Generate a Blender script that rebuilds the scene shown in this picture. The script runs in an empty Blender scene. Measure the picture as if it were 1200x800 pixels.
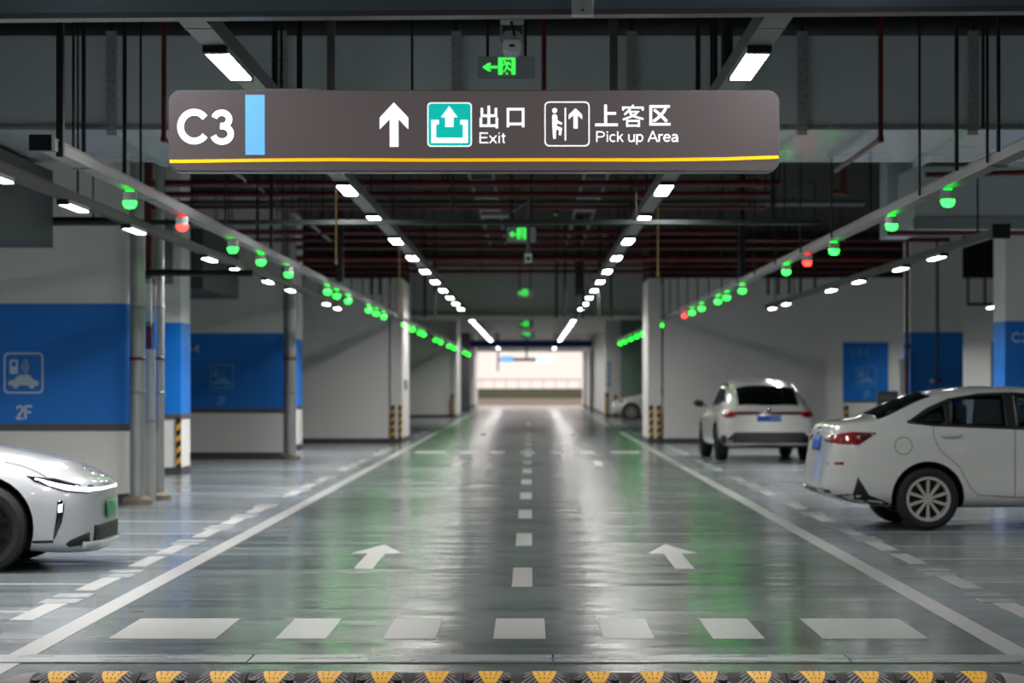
import bpy, bmesh, math, random
from mathutils import Vector, Matrix
from mathutils.bvhtree import BVHTree
from mathutils.geometry import delaunay_2d_cdt

random.seed(7)
SC = bpy.context.scene
COL = SC.collection
F, CX, HY, HC = 3200.0, 622.0, 448.0, 1.5      # focal length in px, vanishing point, camera height


def X(px, D): return (px - CX) * D / F
def Z(py, D): return HC - (py - HY) * D / F


# ------------------------------------------------------------------ camera, world, exposure
cam_d = bpy.data.cameras.new('camera')
cam_d.sensor_width = 36
cam_d.lens = 96
cam_d.shift_x = -22 / 1200
cam_d.shift_y = 48 / 1200
cam_d.clip_end = 600
cam_d.dof.use_dof = True
cam_d.dof.focus_distance = 15.5
cam_d.dof.aperture_fstop = 3.3
cam = bpy.data.objects.new('camera', cam_d)
COL.objects.link(cam)
cam.location = (0, 0, HC)
cam.rotation_euler = (math.pi / 2, 0, 0)
SC.camera = cam

W = bpy.data.worlds.new('sky')
SC.world = W
W.use_nodes = True
W.node_tree.nodes['Background'].inputs[0].default_value = (1.0, 0.855, 0.79, 1)
W.node_tree.nodes['Background'].inputs[1].default_value = 1.13

SC.view_settings.view_transform = 'Standard'
SC.view_settings.look = 'None'
SC.view_settings.gamma = 1
SC.view_settings.use_curve_mapping = False
SC.view_settings.exposure = 0.0
LANE_LAMP, SIDE_LAMP = 32.0, 22.0          # diffuser radiance
LANE_WATT, SIDE_WATT = 54.0, 90.0          # downward beam of each lamp
SC.cycles.use_denoising = True
SC.cycles.max_bounces = 8
SC.cycles.sample_clamp_indirect = 6


# ------------------------------------------------------------------ materials
def lin(c):
    c = c / 255
    return c / 12.92 if c <= .04045 else ((c + .055) / 1.055) ** 2.4


def rgb(t): return (lin(t[0]), lin(t[1]), lin(t[2]), 1)


def mat(name, col, rough=.5, metal=0.0, var=0.0, scale=6.0, bump=0.0, coat=0.0, emit=0.0, ecol=None, rvar=0.0, stretch=(1, 1, 1), spec=None):
    m = bpy.data.materials.new(name)
    m.use_nodes = True
    nt = m.node_tree
    b = nt.nodes['Principled BSDF']
    b.inputs['Base Color'].default_value = rgb(col)
    b.inputs['Roughness'].default_value = rough
    b.inputs['Metallic'].default_value = metal
    b.inputs['Coat Weight'].default_value = coat
    b.inputs['Coat Roughness'].default_value = .05
    if spec is not None:
        b.inputs['Specular IOR Level'].default_value = spec
    if emit:
        b.inputs['Emission Color'].default_value = rgb(ecol or col)
        b.inputs['Emission Strength'].default_value = emit
    if var or bump or rvar:
        g = nt.nodes.new('ShaderNodeNewGeometry')
        mp = nt.nodes.new('ShaderNodeMapping')
        mp.inputs['Scale'].default_value = stretch
        nt.links.new(g.outputs['Position'], mp.inputs['Vector'])
        n = nt.nodes.new('ShaderNodeTexNoise')
        n.inputs['Scale'].default_value = scale
        n.inputs['Detail'].default_value = 4
        nt.links.new(mp.outputs[0], n.inputs['Vector'])
        if var:
            r = nt.nodes.new('ShaderNodeMix')
            r.data_type = 'RGBA'
            a = [min(1, c * (1 + var)) for c in rgb(col)[:3]] + [1]
            d = [c * (1 - var) for c in rgb(col)[:3]] + [1]
            r.inputs[6].default_value = d
            r.inputs[7].default_value = a
            nt.links.new(n.outputs['Fac'], r.inputs[0])
            nt.links.new(r.outputs[2], b.inputs['Base Color'])
        if rvar:
            q = nt.nodes.new('ShaderNodeMapRange')
            q.inputs[1].default_value = .3
            q.inputs[2].default_value = .7
            q.inputs[3].default_value = max(.02, rough - rvar)
            q.inputs[4].default_value = rough + rvar
            nt.links.new(n.outputs['Fac'], q.inputs[0])
            nt.links.new(q.outputs[0], b.inputs['Roughness'])
        if bump:
            u = nt.nodes.new('ShaderNodeBump')
            u.inputs['Strength'].default_value = bump
            u.inputs['Distance'].default_value = .01
            nt.links.new(n.outputs['Fac'], u.inputs['Height'])
            nt.links.new(u.outputs[0], b.inputs['Normal'])
    return m


def worn(name, col, under, amount=.45, scale=9.0, rough=.3):
    """road paint rubbed through to the floor coating in patches"""
    m = mat(name, col, rough)
    nt = m.node_tree
    b = nt.nodes['Principled BSDF']
    g = nt.nodes.new('ShaderNodeNewGeometry')
    n = nt.nodes.new('ShaderNodeTexNoise')
    n.inputs['Scale'].default_value = scale
    n.inputs['Detail'].default_value = 6
    n.inputs['Roughness'].default_value = .65
    nt.links.new(g.outputs['Position'], n.inputs['Vector'])
    r = nt.nodes.new('ShaderNodeValToRGB')
    r.color_ramp.elements[0].position = amount - .12
    r.color_ramp.elements[0].color = rgb(under)
    r.color_ramp.elements[1].position = amount + .1
    r.color_ramp.elements[1].color = rgb(col)
    nt.links.new(n.outputs['Fac'], r.inputs[0])
    nt.links.new(r.outputs[0], b.inputs['Base Color'])
    return m


def floor_material():
    m = bpy.data.materials.new('polished_epoxy_floor')
    m.use_nodes = True
    nt = m.node_tree
    b = nt.nodes['Principled BSDF']
    g = nt.nodes.new('ShaderNodeNewGeometry')

    def noise(scale, detail, rough=.6, sx=1, sy=1):
        mp = nt.nodes.new('ShaderNodeMapping')
        mp.inputs['Scale'].default_value = (sx, sy, 1)
        nt.links.new(g.outputs['Position'], mp.inputs['Vector'])
        n = nt.nodes.new('ShaderNodeTexNoise')
        n.inputs['Scale'].default_value = scale
        n.inputs['Detail'].default_value = detail
        n.inputs['Roughness'].default_value = rough
        n.inputs['Distortion'].default_value = .3
        nt.links.new(mp.outputs[0], n.inputs['Vector'])
        return n
    n1 = noise(.55, 6, .65, .5, 1)
    r = nt.nodes.new('ShaderNodeValToRGB')
    r.color_ramp.elements[0].position = .3
    r.color_ramp.elements[0].color = rgb((92, 100, 104))
    r.color_ramp.elements[1].position = .7
    r.color_ramp.elements[1].color = rgb((122, 131, 135))
    nt.links.new(n1.outputs['Fac'], r.inputs[0])
    r2 = nt.nodes.new('ShaderNodeValToRGB')
    r2.color_ramp.elements[0].position = .3
    r2.color_ramp.elements[0].color = rgb((62, 72, 72))
    r2.color_ramp.elements[1].position = .7
    r2.color_ramp.elements[1].color = rgb((96, 106, 106))
    nt.links.new(n1.outputs['Fac'], r2.inputs[0])
    sx = nt.nodes.new('ShaderNodeSeparateXYZ')
    nt.links.new(g.outputs['Position'], sx.inputs[0])
    ad = nt.nodes.new('ShaderNodeMath')
    ad.operation = 'ADD'
    ad.inputs[1].default_value = .05
    nt.links.new(sx.outputs[0], ad.inputs[0])
    ab = nt.nodes.new('ShaderNodeMath')
    ab.operation = 'ABSOLUTE'
    nt.links.new(ad.outputs[0], ab.inputs[0])
    cp = nt.nodes.new('ShaderNodeMath')
    cp.operation = 'LESS_THAN'
    cp.inputs[1].default_value = 2.75
    nt.links.new(ab.outputs[0], cp.inputs[0])
    coat = nt.nodes.new('ShaderNodeMix')
    coat.data_type = 'RGBA'
    nt.links.new(cp.outputs[0], coat.inputs[0])
    nt.links.new(r.outputs[0], coat.inputs[6])
    nt.links.new(r2.outputs[0], coat.inputs[7])
    wv = nt.nodes.new('ShaderNodeTexWave')
    wv.wave_type = 'RINGS'
    wv.rings_direction = 'Z'
    wv.inputs['Scale'].default_value = 2.2
    wv.inputs['Distortion'].default_value = 9
    wv.inputs['Detail'].default_value = 3
    wv.inputs['Detail Scale'].default_value = .5
    wm = nt.nodes.new('ShaderNodeMapping')
    wm.inputs['Location'].default_value = (-1.6, -16.0, 0)
    nt.links.new(g.outputs['Position'], wm.inputs['Vector'])
    nt.links.new(wm.outputs[0], wv.inputs['Vector'])
    nm = noise(.45, 3, .5)
    p1 = nt.nodes.new('ShaderNodeMapRange')
    p1.inputs[1].default_value, p1.inputs[2].default_value, p1.inputs[3].default_value, p1.inputs[4].default_value = .5, .68, 0, .3
    nt.links.new(nm.outputs['Fac'], p1.inputs[0])
    p2 = nt.nodes.new('ShaderNodeMath')
    p2.operation = 'MULTIPLY'
    nt.links.new(wv.outputs['Fac'], p2.inputs[0])
    nt.links.new(p1.outputs[0], p2.inputs[1])
    mx = nt.nodes.new('ShaderNodeMix')
    mx.data_type = 'RGBA'
    mx.inputs[7].default_value = rgb((150, 158, 160))
    nt.links.new(p2.outputs[0], mx.inputs[0])
    nt.links.new(coat.outputs[2], mx.inputs[6])
    nt.links.new(mx.outputs[2], b.inputs['Base Color'])
    n2 = noise(1.3, 8, .72, .16, 1.5)
    q = nt.nodes.new('ShaderNodeMapRange')
    q.inputs[1].default_value = .32
    q.inputs[2].default_value = .68
    q.inputs[3].default_value = .11
    q.inputs[4].default_value = .30
    nt.links.new(n2.outputs['Fac'], q.inputs[0])
    nt.links.new(q.outputs[0], b.inputs['Roughness'])
    n3 = noise(1.1, 5, .6, .2, 1.2)
    u = nt.nodes.new('ShaderNodeBump')
    u.inputs['Strength'].default_value = .16
    u.inputs['Distance'].default_value = .004
    nt.links.new(n3.outputs['Fac'], u.inputs['Height'])
    nt.links.new(u.outputs[0], b.inputs['Normal'])
    return m


def tint_glass():
    m = bpy.data.materials.new('tinted_car_glass')
    m.use_nodes = True
    nt = m.node_tree
    for n in list(nt.nodes):
        nt.nodes.remove(n)
    o = nt.nodes.new('ShaderNodeOutputMaterial')
    t = nt.nodes.new('ShaderNodeBsdfTransparent')
    t.inputs[0].default_value = (.62, .68, .72, 1)
    gl = nt.nodes.new('ShaderNodeBsdfGlossy')
    gl.inputs['Roughness'].default_value = .02
    fr = nt.nodes.new('ShaderNodeFresnel')
    fr.inputs[0].default_value = 1.5
    mx = nt.nodes.new('ShaderNodeMixShader')
    nt.links.new(fr.outputs[0], mx.inputs[0])
    nt.links.new(t.outputs[0], mx.inputs[1])
    nt.links.new(gl.outputs[0], mx.inputs[2])
    nt.links.new(mx.outputs[0], o.inputs[0])
    return m


M_FLOOR = floor_material()
M_WHITEWALL = mat('white_wall_paint', (238, 237, 234), .62, var=.05, scale=1.2, bump=.05)
M_BLUE = mat('blue_wall_paint', (0, 124, 226), .5, var=.04, scale=2)
M_GREYBAND = mat('grey_band_paint', (88, 88, 90), .5, var=.05)
M_SKIRT = mat('dark_skirting_paint', (74, 76, 78), .5, var=.08)
M_GREYGREEN = mat('grey_green_tone', (120, 146, 134), .6, var=.05)  # grey-green base colour for the distant bay wall and junction box
M_SLAB = mat('dark_soffit', (9, 11, 13), .85, var=.15, scale=1.5)  # even near-black base colour
M_BEAM = mat('grey_beam_paint', (226, 228, 228), .7, var=.06, scale=1.5)
M_DUCT = mat('galvanised_duct', (206, 212, 216), .26, .5, var=.03, scale=2.0)
M_DUCTFACE = mat('duct_board', (190, 200, 204), .55, .1, var=.05, scale=1.5)
M_DARKDUCT = mat('dark_duct_board', (58, 66, 70), .6, .1, var=.06, scale=1.5)
M_STRUT = mat('dull_strut_steel', (150, 154, 156), .5, .3, var=.1, scale=8)
M_BLACKSTEEL = mat('black_steel', (22, 24, 26), .5, .3, var=.1)
M_GALV = mat('galvanised_pipe_steel', (184, 187, 186), .36, .6, var=.2, scale=9, stretch=(1, 1, .3))
M_REDPIPE = mat('red_pipe_paint', (92, 17, 19), .4, var=.1)
M_TRUNK = mat('light_grey_trunking', (108, 110, 112), .42, .35, var=.06)
M_LAMPBODY = mat('white_lamp_housing', (170, 172, 174), .45, .2, var=.03)
M_DARKTRUNK = mat('dark_grey_trunking', (38, 41, 43), .5, .3, var=.06)
M_LAMP = mat('lamp_diffuser', (255, 250, 244), .5, emit=LANE_LAMP, ecol=(255, 250, 246), var=0)
M_SIDELAMP = mat('bay_lamp_diffuser', (255, 250, 246), .5, emit=SIDE_LAMP, ecol=(250, 250, 255))
M_GREENLENS = mat('green_lens', (60, 255, 90), .3, emit=24, ecol=(18, 255, 34))
M_GREENRING = mat('green_glow_ring', (60, 255, 90), .3, emit=8, ecol=(4, 255, 40))
M_REDLENS = mat('red_lens', (255, 60, 50), .3, emit=11, ecol=(255, 36, 30))
M_REDRING = mat('red_glow_ring', (255, 60, 50), .3, emit=6.0, ecol=(255, 18, 14))
M_DOMEBODY = mat('pale_lamp_plastic', (196, 200, 200), .35, var=.02)
M_SIGNFACE = mat('sign_grey_film', (54, 49, 50), .45, emit=.066, ecol=(255, 232, 234), var=.04, scale=1.5)
M_SIGNEDGE = mat('sign_edge_metal', (120, 124, 126), .3, .8)
M_SIGNWHITE = mat('sign_white_film', (240, 242, 246), .5, emit=.95, ecol=(248, 250, 255))
M_SIGNBLUE = mat('sign_blue_film', (60, 140, 200), .5, emit=.62, ecol=(132, 200, 255))
M_SIGNTEAL = mat('sign_teal_film', (0, 190, 178), .5, emit=.6, ecol=(0, 205, 192))
M_SIGNYELLOW = mat('sign_yellow_film', (250, 180, 0), .5, emit=.75, ecol=(255, 190, 0))
M_EXITBOX = mat('exit_box_grey', (160, 166, 172), .45, var=.03)
M_EXITGREEN = mat('exit_green_film', (60, 255, 80), .5, emit=1.0, ecol=(70, 255, 90))
M_PAINTWHITE = worn('white_road_paint', (162, 163, 162), (124, 130, 130), .30, 5)
M_PAINTWORN = worn('worn_white_road_paint', (168, 172, 172), (112, 120, 122), .56, 9)
M_PAINTTHIN = worn('thin_white_line_paint', (164, 166, 165), (110, 116, 118), .36, 6)
M_JOINT = mat('dark_joint', (34, 28, 22), .8)
M_PLATE = mat('drain_cover_metal', (140, 146, 148), .3, .25, var=.22, scale=3.5, rvar=.1, stretch=(.5, 2, 1))
M_RUBBER = mat('black_rubber', (118, 112, 114), .65, var=.12, scale=14, bump=.1)
M_RUBBERDARK = mat('dark_rubber_groove', (34, 32, 34), .8)
M_YELLOW = mat('yellow_rubber', (214, 160, 40), .55, var=.12, scale=16)
M_YELLOWPAINT = mat('hazard_yellow', (228, 170, 30), .5, var=.06)
M_BLACKPAINT = mat('hazard_black', (26, 26, 28), .5)
M_ICON = mat('pale_wall_print', (206, 226, 244), .5)
M_ICON_FAINT = mat('faint_wall_print', (110, 176, 232), .5)
M_CARWHITE = mat('white_car_paint', (214, 216, 214), .28, coat=1.0, var=.01)
M_CARPEARL = mat('pearl_white_car_paint', (180, 183, 188), .28, coat=1.0, var=.01)
M_CARDARK = mat('dark_car_plastic', (20, 21, 23), .5, var=.05)
M_CARGLASS = mat('dark_car_glass', (10, 12, 14), .04, coat=.6)
M_TINT = tint_glass()
M_TYRE = mat('tyre_rubber', (26, 26, 27), .75, var=.1, scale=20)
M_RIM = mat('silver_alloy', (206, 206, 200), .35, .4, var=.05)
M_RIMDARK = mat('dark_alloy', (44, 46, 48), .32, .7, var=.05)
M_CHROME = mat('chrome', (220, 222, 224), .12, 1.0)
M_TAIL = mat('red_lamp_lens', (150, 8, 14), .15, coat=1.0)
M_TAILDARK = mat('dark_red_lamp_lens', (84, 8, 14), .15, coat=1.0)
M_HEADDARK = mat('smoked_headlamp', (16, 18, 24), .12, coat=1.0)
M_DRL = mat('running_light', (255, 255, 255), .3, emit=2.4, ecol=(236, 242, 255))
M_PLATEBLUE = mat('blue_number_plate', (40, 92, 190), .4)
M_PLATEBLUEPALE = mat('pale_blue_number_plate', (96, 140, 216), .4)
M_PLATEGREEN = mat('green_number_plate', (70, 150, 92), .4, var=.2, scale=30)
M_SEAM = mat('panel_gap', (84, 86, 88), .7)
M_SEAT = mat('black_upholstery', (16, 17, 19), .8)
M_ROAD = mat('outside_road', (134, 124, 114), .9, var=.1, scale=.3)
M_PARAPET = mat('green_grey_parapet', (106, 116, 98), .9, var=.08, scale=.5)
M_RAIL = mat('white_railing', (236, 232, 230), .6)
M_WHITEBOX = mat('white_fitting', (236, 238, 240), .45, var=.03)
M_CORD = mat('brown_cord', (196, 156, 108), .8)
M_FOOTING = mat('cement_footing', (120, 112, 98), .9, var=.2, scale=20)
M_CAMDARK = mat('camera_dark', (24, 25, 28), .4)
M_SIGNOUT = mat('lit_sign_pale', (200, 226, 255), .5, emit=1.0, ecol=(196, 224, 255))
M_SIGNOUTBLUE = mat('lit_sign_blue', (90, 150, 240), .5, emit=.9, ecol=(100, 160, 250))
M_BLUEBEAM = mat('blue_height_beam', (14, 52, 150), .5)


# ------------------------------------------------------------------ mesh helpers
class MB:
    def __init__(s):
        s.v, s.f = [], []

    def add(s, vs, fs):
        k = len(s.v)
        s.v += [tuple(v) for v in vs]
        s.f += [tuple(i + k for i in f) for f in fs]
        return s

    def box(s, x0, x1, y0, y1, z0, z1):
        return s.add([(x0, y0, z0), (x1, y0, z0), (x1, y1, z0), (x0, y1, z0), (x0, y0, z1), (x1, y0, z1), (x1, y1, z1), (x0, y1, z1)],
                     [(0, 3, 2, 1), (4, 5, 6, 7), (0, 1, 5, 4), (1, 2, 6, 5), (2, 3, 7, 6), (3, 0, 4, 7)])

    def prism(s, pts, a, b, axis):
        """polygon pts extruded along an axis from a to b; the other two coordinates come in x,y,z order"""
        n = len(pts)

        def mk(p, t):
            return (t, p[0], p[1]) if axis == 'x' else (p[0], t, p[1]) if axis == 'y' else (p[0], p[1], t)
        vs = [mk(p, a) for p in pts] + [mk(p, b) for p in pts]
        fs = [tuple(range(n)), tuple(range(2 * n - 1, n - 1, -1))] + [(i, (i + 1) % n, n + (i + 1) % n, n + i) for i in range(n)]
        return s.add(vs, fs)

    def ring(s, out, inn, a, b, axis='y'):
        n = len(out)

        def mk(p, t):
            return (t, p[0], p[1]) if axis == 'x' else (p[0], t, p[1]) if axis == 'y' else (p[0], p[1], t)
        vs = [mk(p, a) for p in out] + [mk(p, a) for p in inn] + [mk(p, b) for p in out] + [mk(p, b) for p in inn]
        fs = []
        for i in range(n):
            j = (i + 1) % n
            fs += [(i, j, n + j, n + i), (2 * n + i, 2 * n + j, j, i), (n + i, n + j, 3 * n + j, 3 * n + i), (3 * n + i, 3 * n + j, 2 * n + j, 2 * n + i)]
        return s.add(vs, fs)

    def tube(s, p0, p1, r, n=10, r1=None):
        p0, p1 = Vector(p0), Vector(p1)
        d = (p1 - p0).normalized()
        u = d.orthogonal().normalized()
        w = d.cross(u)
        r1 = r if r1 is None else r1
        vs = [p0 + (u * math.cos(2 * math.pi * i / n) + w * math.sin(2 * math.pi * i / n)) * r for i in range(n)]
        vs += [p1 + (u * math.cos(2 * math.pi * i / n) + w * math.sin(2 * math.pi * i / n)) * r1 for i in range(n)]
        fs = [tuple(range(n - 1, -1, -1)), tuple(range(n, 2 * n))] + [(i, (i + 1) % n, n + (i + 1) % n, n + i) for i in range(n)]
        return s.add(vs, fs)

    def lathe(s, prof, c=(0, 0, 0), axis='z', n=20):
        """prof: (radius, height) points; ends are closed"""
        def mk(r, h, a):
            x, y = r * math.cos(a), r * math.sin(a)
            q = (x, y, h) if axis == 'z' else (x, h, y) if axis == 'y' else (h, x, y)
            return (q[0] + c[0], q[1] + c[1], q[2] + c[2])
        vs = [mk(r, h, 2 * math.pi * i / n) for r, h in prof for i in range(n)]
        k = len(prof)
        fs = [(j * n + i, j * n + (i + 1) % n, (j + 1) * n + (i + 1) % n, (j + 1) * n + i) for j in range(k - 1) for i in range(n)]
        fs += [tuple(range(n)), tuple(range((k - 1) * n, k * n))]
        return s.add(vs, fs)

    def build(s, name, m, parent=None, kind=None, label=None):
        me = bpy.data.meshes.new(name)
        me.from_pydata(s.v, [], s.f)
        bm = bmesh.new()
        bm.from_mesh(me)
        bmesh.ops.recalc_face_normals(bm, faces=bm.faces)
        bm.to_mesh(me)
        bm.free()
        me.materials.append(m)
        me.polygons.foreach_set('use_smooth', [True] * len(me.polygons))
        me.set_sharp_from_angle(angle=.6)
        o = bpy.data.objects.new(name, me)
        COL.objects.link(o)
        if parent is not None:
            o.parent = parent
        if kind:
            o['kind'] = kind
        if label:
            o['label'] = label
        return o


def tag(o, label, cat, group=None, kind=None):
    o['label'] = label
    o['category'] = cat
    if group:
        o['group'] = group
    if kind:
        o['kind'] = kind
    return o


def thing(name, label, cat, loc=(0, 0, 0), group=None, rz=0):
    o = bpy.data.objects.new(name, None)
    o.empty_display_size = .1
    COL.objects.link(o)
    o.location = loc
    o.rotation_euler = (0, 0, rz)
    return tag(o, label, cat, group)


def kids(o):
    return [c for c in COL.objects if c.parent == o]


CHILD = {}


def copy_tree(o, parent=None, ch=None):
    c = o.copy()
    COL.objects.link(c)
    if parent is not None:
        c.parent = parent
    for k in (ch or CHILD).get(o.name, []):
        copy_tree(k, c, ch)
    return c


def index_children():
    d = {}
    for o in COL.objects:
        if o.parent is not None:
            d.setdefault(o.parent.name, []).append(o)
    return d


ORD = ['first', 'second', 'third', 'fourth', 'fifth', 'sixth', 'seventh', 'eighth', 'ninth', 'tenth', 'eleventh', 'twelfth', 'thirteenth', 'fourteenth',
       'fifteenth', 'sixteenth', 'seventeenth', 'eighteenth', 'nineteenth', 'twentieth', 'twenty-first', 'twenty-second', 'twenty-third', 'twenty-fourth',
       'twenty-fifth', 'twenty-sixth', 'twenty-seventh', 'twenty-eighth', 'twenty-ninth', 'thirtieth']


def struct(mb, name, m):
    o = mb.build(name, m)
    o['kind'] = 'structure'
    return o


def rr(x0, y0, x1, y1, r, n=5):
    pts = []
    for cx, cy, a in ((x1 - r, y1 - r, 0), (x0 + r, y1 - r, 90), (x0 + r, y0 + r, 180), (x1 - r, y0 + r, 270)):
        for i in range(n + 1):
            t = math.radians(a + 90 * i / n)
            pts.append((cx + r * math.cos(t), cy + r * math.sin(t)))
    return pts


def circ(cx, cy, r, n=16):
    return [(cx + r * math.cos(2 * math.pi * i / n), cy + r * math.sin(2 * math.pi * i / n)) for i in range(n)]


def text(body, x0, x1, y0, y1, depth0, depth1, name, m, parent, bold=0.0, label=None):
    """lettering in the XZ plane facing -Y, fitted to a box; thin plates, depth0 is the front"""
    c = bpy.data.curves.new('lettering', 'FONT')
    c.body = body
    c.resolution_u = 4
    c.offset = bold
    o = bpy.data.objects.new('lettering', c)
    COL.objects.link(o)
    dg = bpy.context.evaluated_depsgraph_get()
    me = bpy.data.meshes.new_from_object(o.evaluated_get(dg))
    bpy.data.objects.remove(o)
    vs = [v.co.copy() for v in me.vertices]
    ax, bx = min(v.x for v in vs), max(v.x for v in vs)
    ay, by = min(v.y for v in vs), max(v.y for v in vs)
    mb = MB()
    mb.add([(x0 + (v.x - ax) / (bx - ax) * (x1 - x0), depth0, y0 + (v.y - ay) / (by - ay) * (y1 - y0)) for v in vs], [tuple(p.vertices) for p in me.polygons])
    ob = mb.build(name, m, parent, label=label)
    ob.data.polygons.foreach_set('use_smooth', [False] * len(ob.data.polygons))
    md = ob.modifiers.new('thickness', 'SOLIDIFY')
    md.thickness = abs(depth1 - depth0)
    md.offset = 0
    return ob


def arc(cx, cy, rx, ry, a0, a1, n=12):
    return [(cx + rx * math.cos(math.radians(a0 + (a1 - a0) * i / n)), cy + ry * math.sin(math.radians(a0 + (a1 - a0) * i / n))) for i in range(n + 1)]


# strokes in cap-height units: advance width and centre lines
GLYPH = {
    'C': (.98, [arc(.50, .5, .42, .43, 38, 322, 24)]),
    '3': (.74, [arc(.32, .725, .23, .205, 165, -80, 14) + [(.28, .525)], [(.28, .525)] + arc(.33, .29, .27, .235, 88, -165, 14)]),
    'E': (.72, [[(.1, 0), (.1, 1)], [(.1, .95), (.64, .95)], [(.1, .53), (.58, .53)], [(.1, .05), (.66, .05)]]),
    'x': (.56, [[(.03, 0), (.50, .72)], [(.50, 0), (.03, .72)]]),
    'i': (.26, [[(.13, 0), (.13, .72)], [(.13, .87), (.13, 1.0)]]),
    't': (.34, [[(.15, .93), (.15, .16)] + arc(.24, .14, .09, .09, 180, 280, 5), [(.02, .67), (.30, .67)]]),
    'P': (.76, [[(.1, 0), (.1, 1)], [(.1, .95), (.40, .95)] + arc(.42, .71, .24, .24, 90, -90, 10) + [(.1, .47)]]),
    'c': (.56, [arc(.30, .36, .23, .32, 50, 310, 14)]),
    'k': (.54, [[(.09, 0), (.09, 1)], [(.46, .72), (.10, .30)], [(.22, .44), (.49, 0)]]),
    'u': (.60, [[(.09, .72), (.09, .26)] + arc(.27, .24, .18, .20, 180, 330, 8) + [(.48, .22)], [(.49, .72), (.49, 0)]]),
    'p': (.62, [[(.09, -.27), (.09, .72)], arc(.31, .36, .22, .32, 0, 360, 20)]),
    'A': (.76, [[(.02, 0), (.37, 1)], [(.37, 1), (.72, 0)], [(.14, .33), (.60, .33)]]),
    'r': (.38, [[(.09, 0), (.09, .72)], [(.09, .42)] + arc(.27, .45, .17, .22, 170, 80, 6) + [(.36, .65)]]),
    'e': (.60, [[(.07, .38), (.52, .38)] + arc(.30, .36, .23, .32, 5, 320, 18)]),
    'a': (.60, [arc(.28, .48, .19, .20, 155, 0, 8) + [(.47, .12), (.51, 0)], [(.47, .42), (.24, .37)] + arc(.23, .19, .16, .15, 110, 330, 10) + [(.47, .26)]]),
    ' ': (.30, []),
    '2': (.66, [arc(.32, .72, .23, .23, 170, -25, 10) + [(.08, .06)], [(.05, .055), (.58, .055)]]),
    'F': (.66, [[(.1, 0), (.1, 1)], [(.1, .945), (.60, .945)], [(.1, .52), (.54, .52)]]),
    '4': (.66, [[(.46, 0), (.46, 1)], [(.44, .96), (.05, .28)], [(.03, .26), (.62, .26)]]),
    '5': (.66, [[(.56, .945), (.16, .945)], [(.17, .97), (.11, .50)], [(.11, .52)] + arc(.30, .33, .24, .27, 130, -160, 12)]),
    '-': (.42, [[(.06, .42), (.34, .42)]]),
    # one character on a unit square
    'ke': (1.0, [[(.50, 1.0), (.50, .90)], [(.06, .74), (.06, .87), (.94, .87), (.94, .74)], [(.38, .80), (.12, .55)], [(.33, .68), (.72, .68), (.60, .55), (.36, .44), (.05, .33)],
                 [(.36, .62), (.55, .47), (.78, .40), (.97, .35)], [(.24, .0), (.24, .27), (.77, .27), (.77, .0)], [(.24, .05), (.77, .05)]]),
}


def strokes(mb, lines, w, put, y0, y1):
    for ln in lines:
        L, R_ = [], []
        n = len(ln)
        for i in range(n):
            p = Vector(ln[i])
            a = (p - Vector(ln[i - 1])).normalized() if i else None
            b = (Vector(ln[i + 1]) - p).normalized() if i < n - 1 else None
            if a is None or a.length == 0:
                d = b
                sc = 1
            elif b is None or b.length == 0:
                d = a
                sc = 1
            else:
                d = (a + b).normalized()
                sc = 1 / max(.5, d.dot(b))
            nn = Vector((-d.y, d.x)) * w / 2 * sc
            L.append(put(p + nn))
            R_.append(put(p - nn))
        vs = [(q[0], y, q[1]) for y in (y0, y1) for q in L + R_]
        m = 2 * n
        fs = []
        for i in range(n - 1):
            fs += [(i, i + 1, n + i + 1, n + i), (m + n + i, m + n + i + 1, m + i + 1, m + i), (i, m + i, m + i + 1, i + 1), (n + i + 1, m + n + i + 1, m + n + i, n + i)]
        fs += [(0, n, m + n, m), (n - 1, m + n - 1, m + 2 * n - 1, 2 * n - 1)]
        mb.add(vs, fs)


def lettering(word, x0, x1, y0, y1, depth0, depth1, name, m, parent, w=.1, each=False):
    """upright sans lettering of even stroke between baseline y0 and cap height y1, spread over x0..x1"""
    chars = [word] if word in GLYPH else list(word)
    tot = sum(GLYPH[c][0] for c in chars)
    sx, sy = (x1 - x0) / tot, (y1 - y0)
    cur = x0
    mb = MB()
    for c in chars:
        adv, lines = GLYPH[c]
        h = sx * (1 if abs(sx / sy - 1) < 3 else 1)
        strokes(mb, [[(p[0] * sx / sy, p[1]) for p in ln] for ln in lines], w, lambda p, cur=cur: (cur + p[0] * sy, y0 + p[1] * sy), depth0, depth1)
        cur += adv * sx
    return mb.build(name, m, parent)


# ------------------------------------------------------------------ floor and its markings
LC = -.05                               # lane centre
floor = struct(MB().box(-17, 17, -14, 178.3, -.2, 0), 'floor', M_FLOOR)


def mark(pts, name, m, h=.003):
    return MB().prism(pts, 0.0, h, 'z').build(name, m, floor)


def rect(x0, x1, y0, y1): return [(x0, y0), (x1, y0), (x1, y1), (x0, y1)]


for s in (-1, 1):
    mark(rect(LC + s * 2.75 - .075, LC + s * 2.75 + .075, 13.9, 176), 'lane_line', M_PAINTWHITE)
for k in range(17):
    y0 = 20.05 + 5.02 * k
    if 56 < y0 < 60:
        continue
    mark(rect(-.14, .012, y0, y0 + 2.05), 'lane_dash', M_PAINTWHITE)
for d0, s in ((15.98, 1), (57.9, 1)):
    for a, b in ((-2.475, -1.845), (-1.495, -1.2), (-.86, -.56), (-.22, .087), (.425, .723), (1.068, 1.37), (1.71, 2.33)):
        mark(rect(a, b, d0, d0 + 1.36), 'give_way_block', M_PAINTWHITE)


def arrow(x, y, L=3.3):
    return [(x - .077, y), (x + .077, y), (x + .077, y + 1.95), (x + .225, y + 1.95), (x, y + L), (x - .225, y + 1.95), (x - .077, y + 1.95)]


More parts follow.
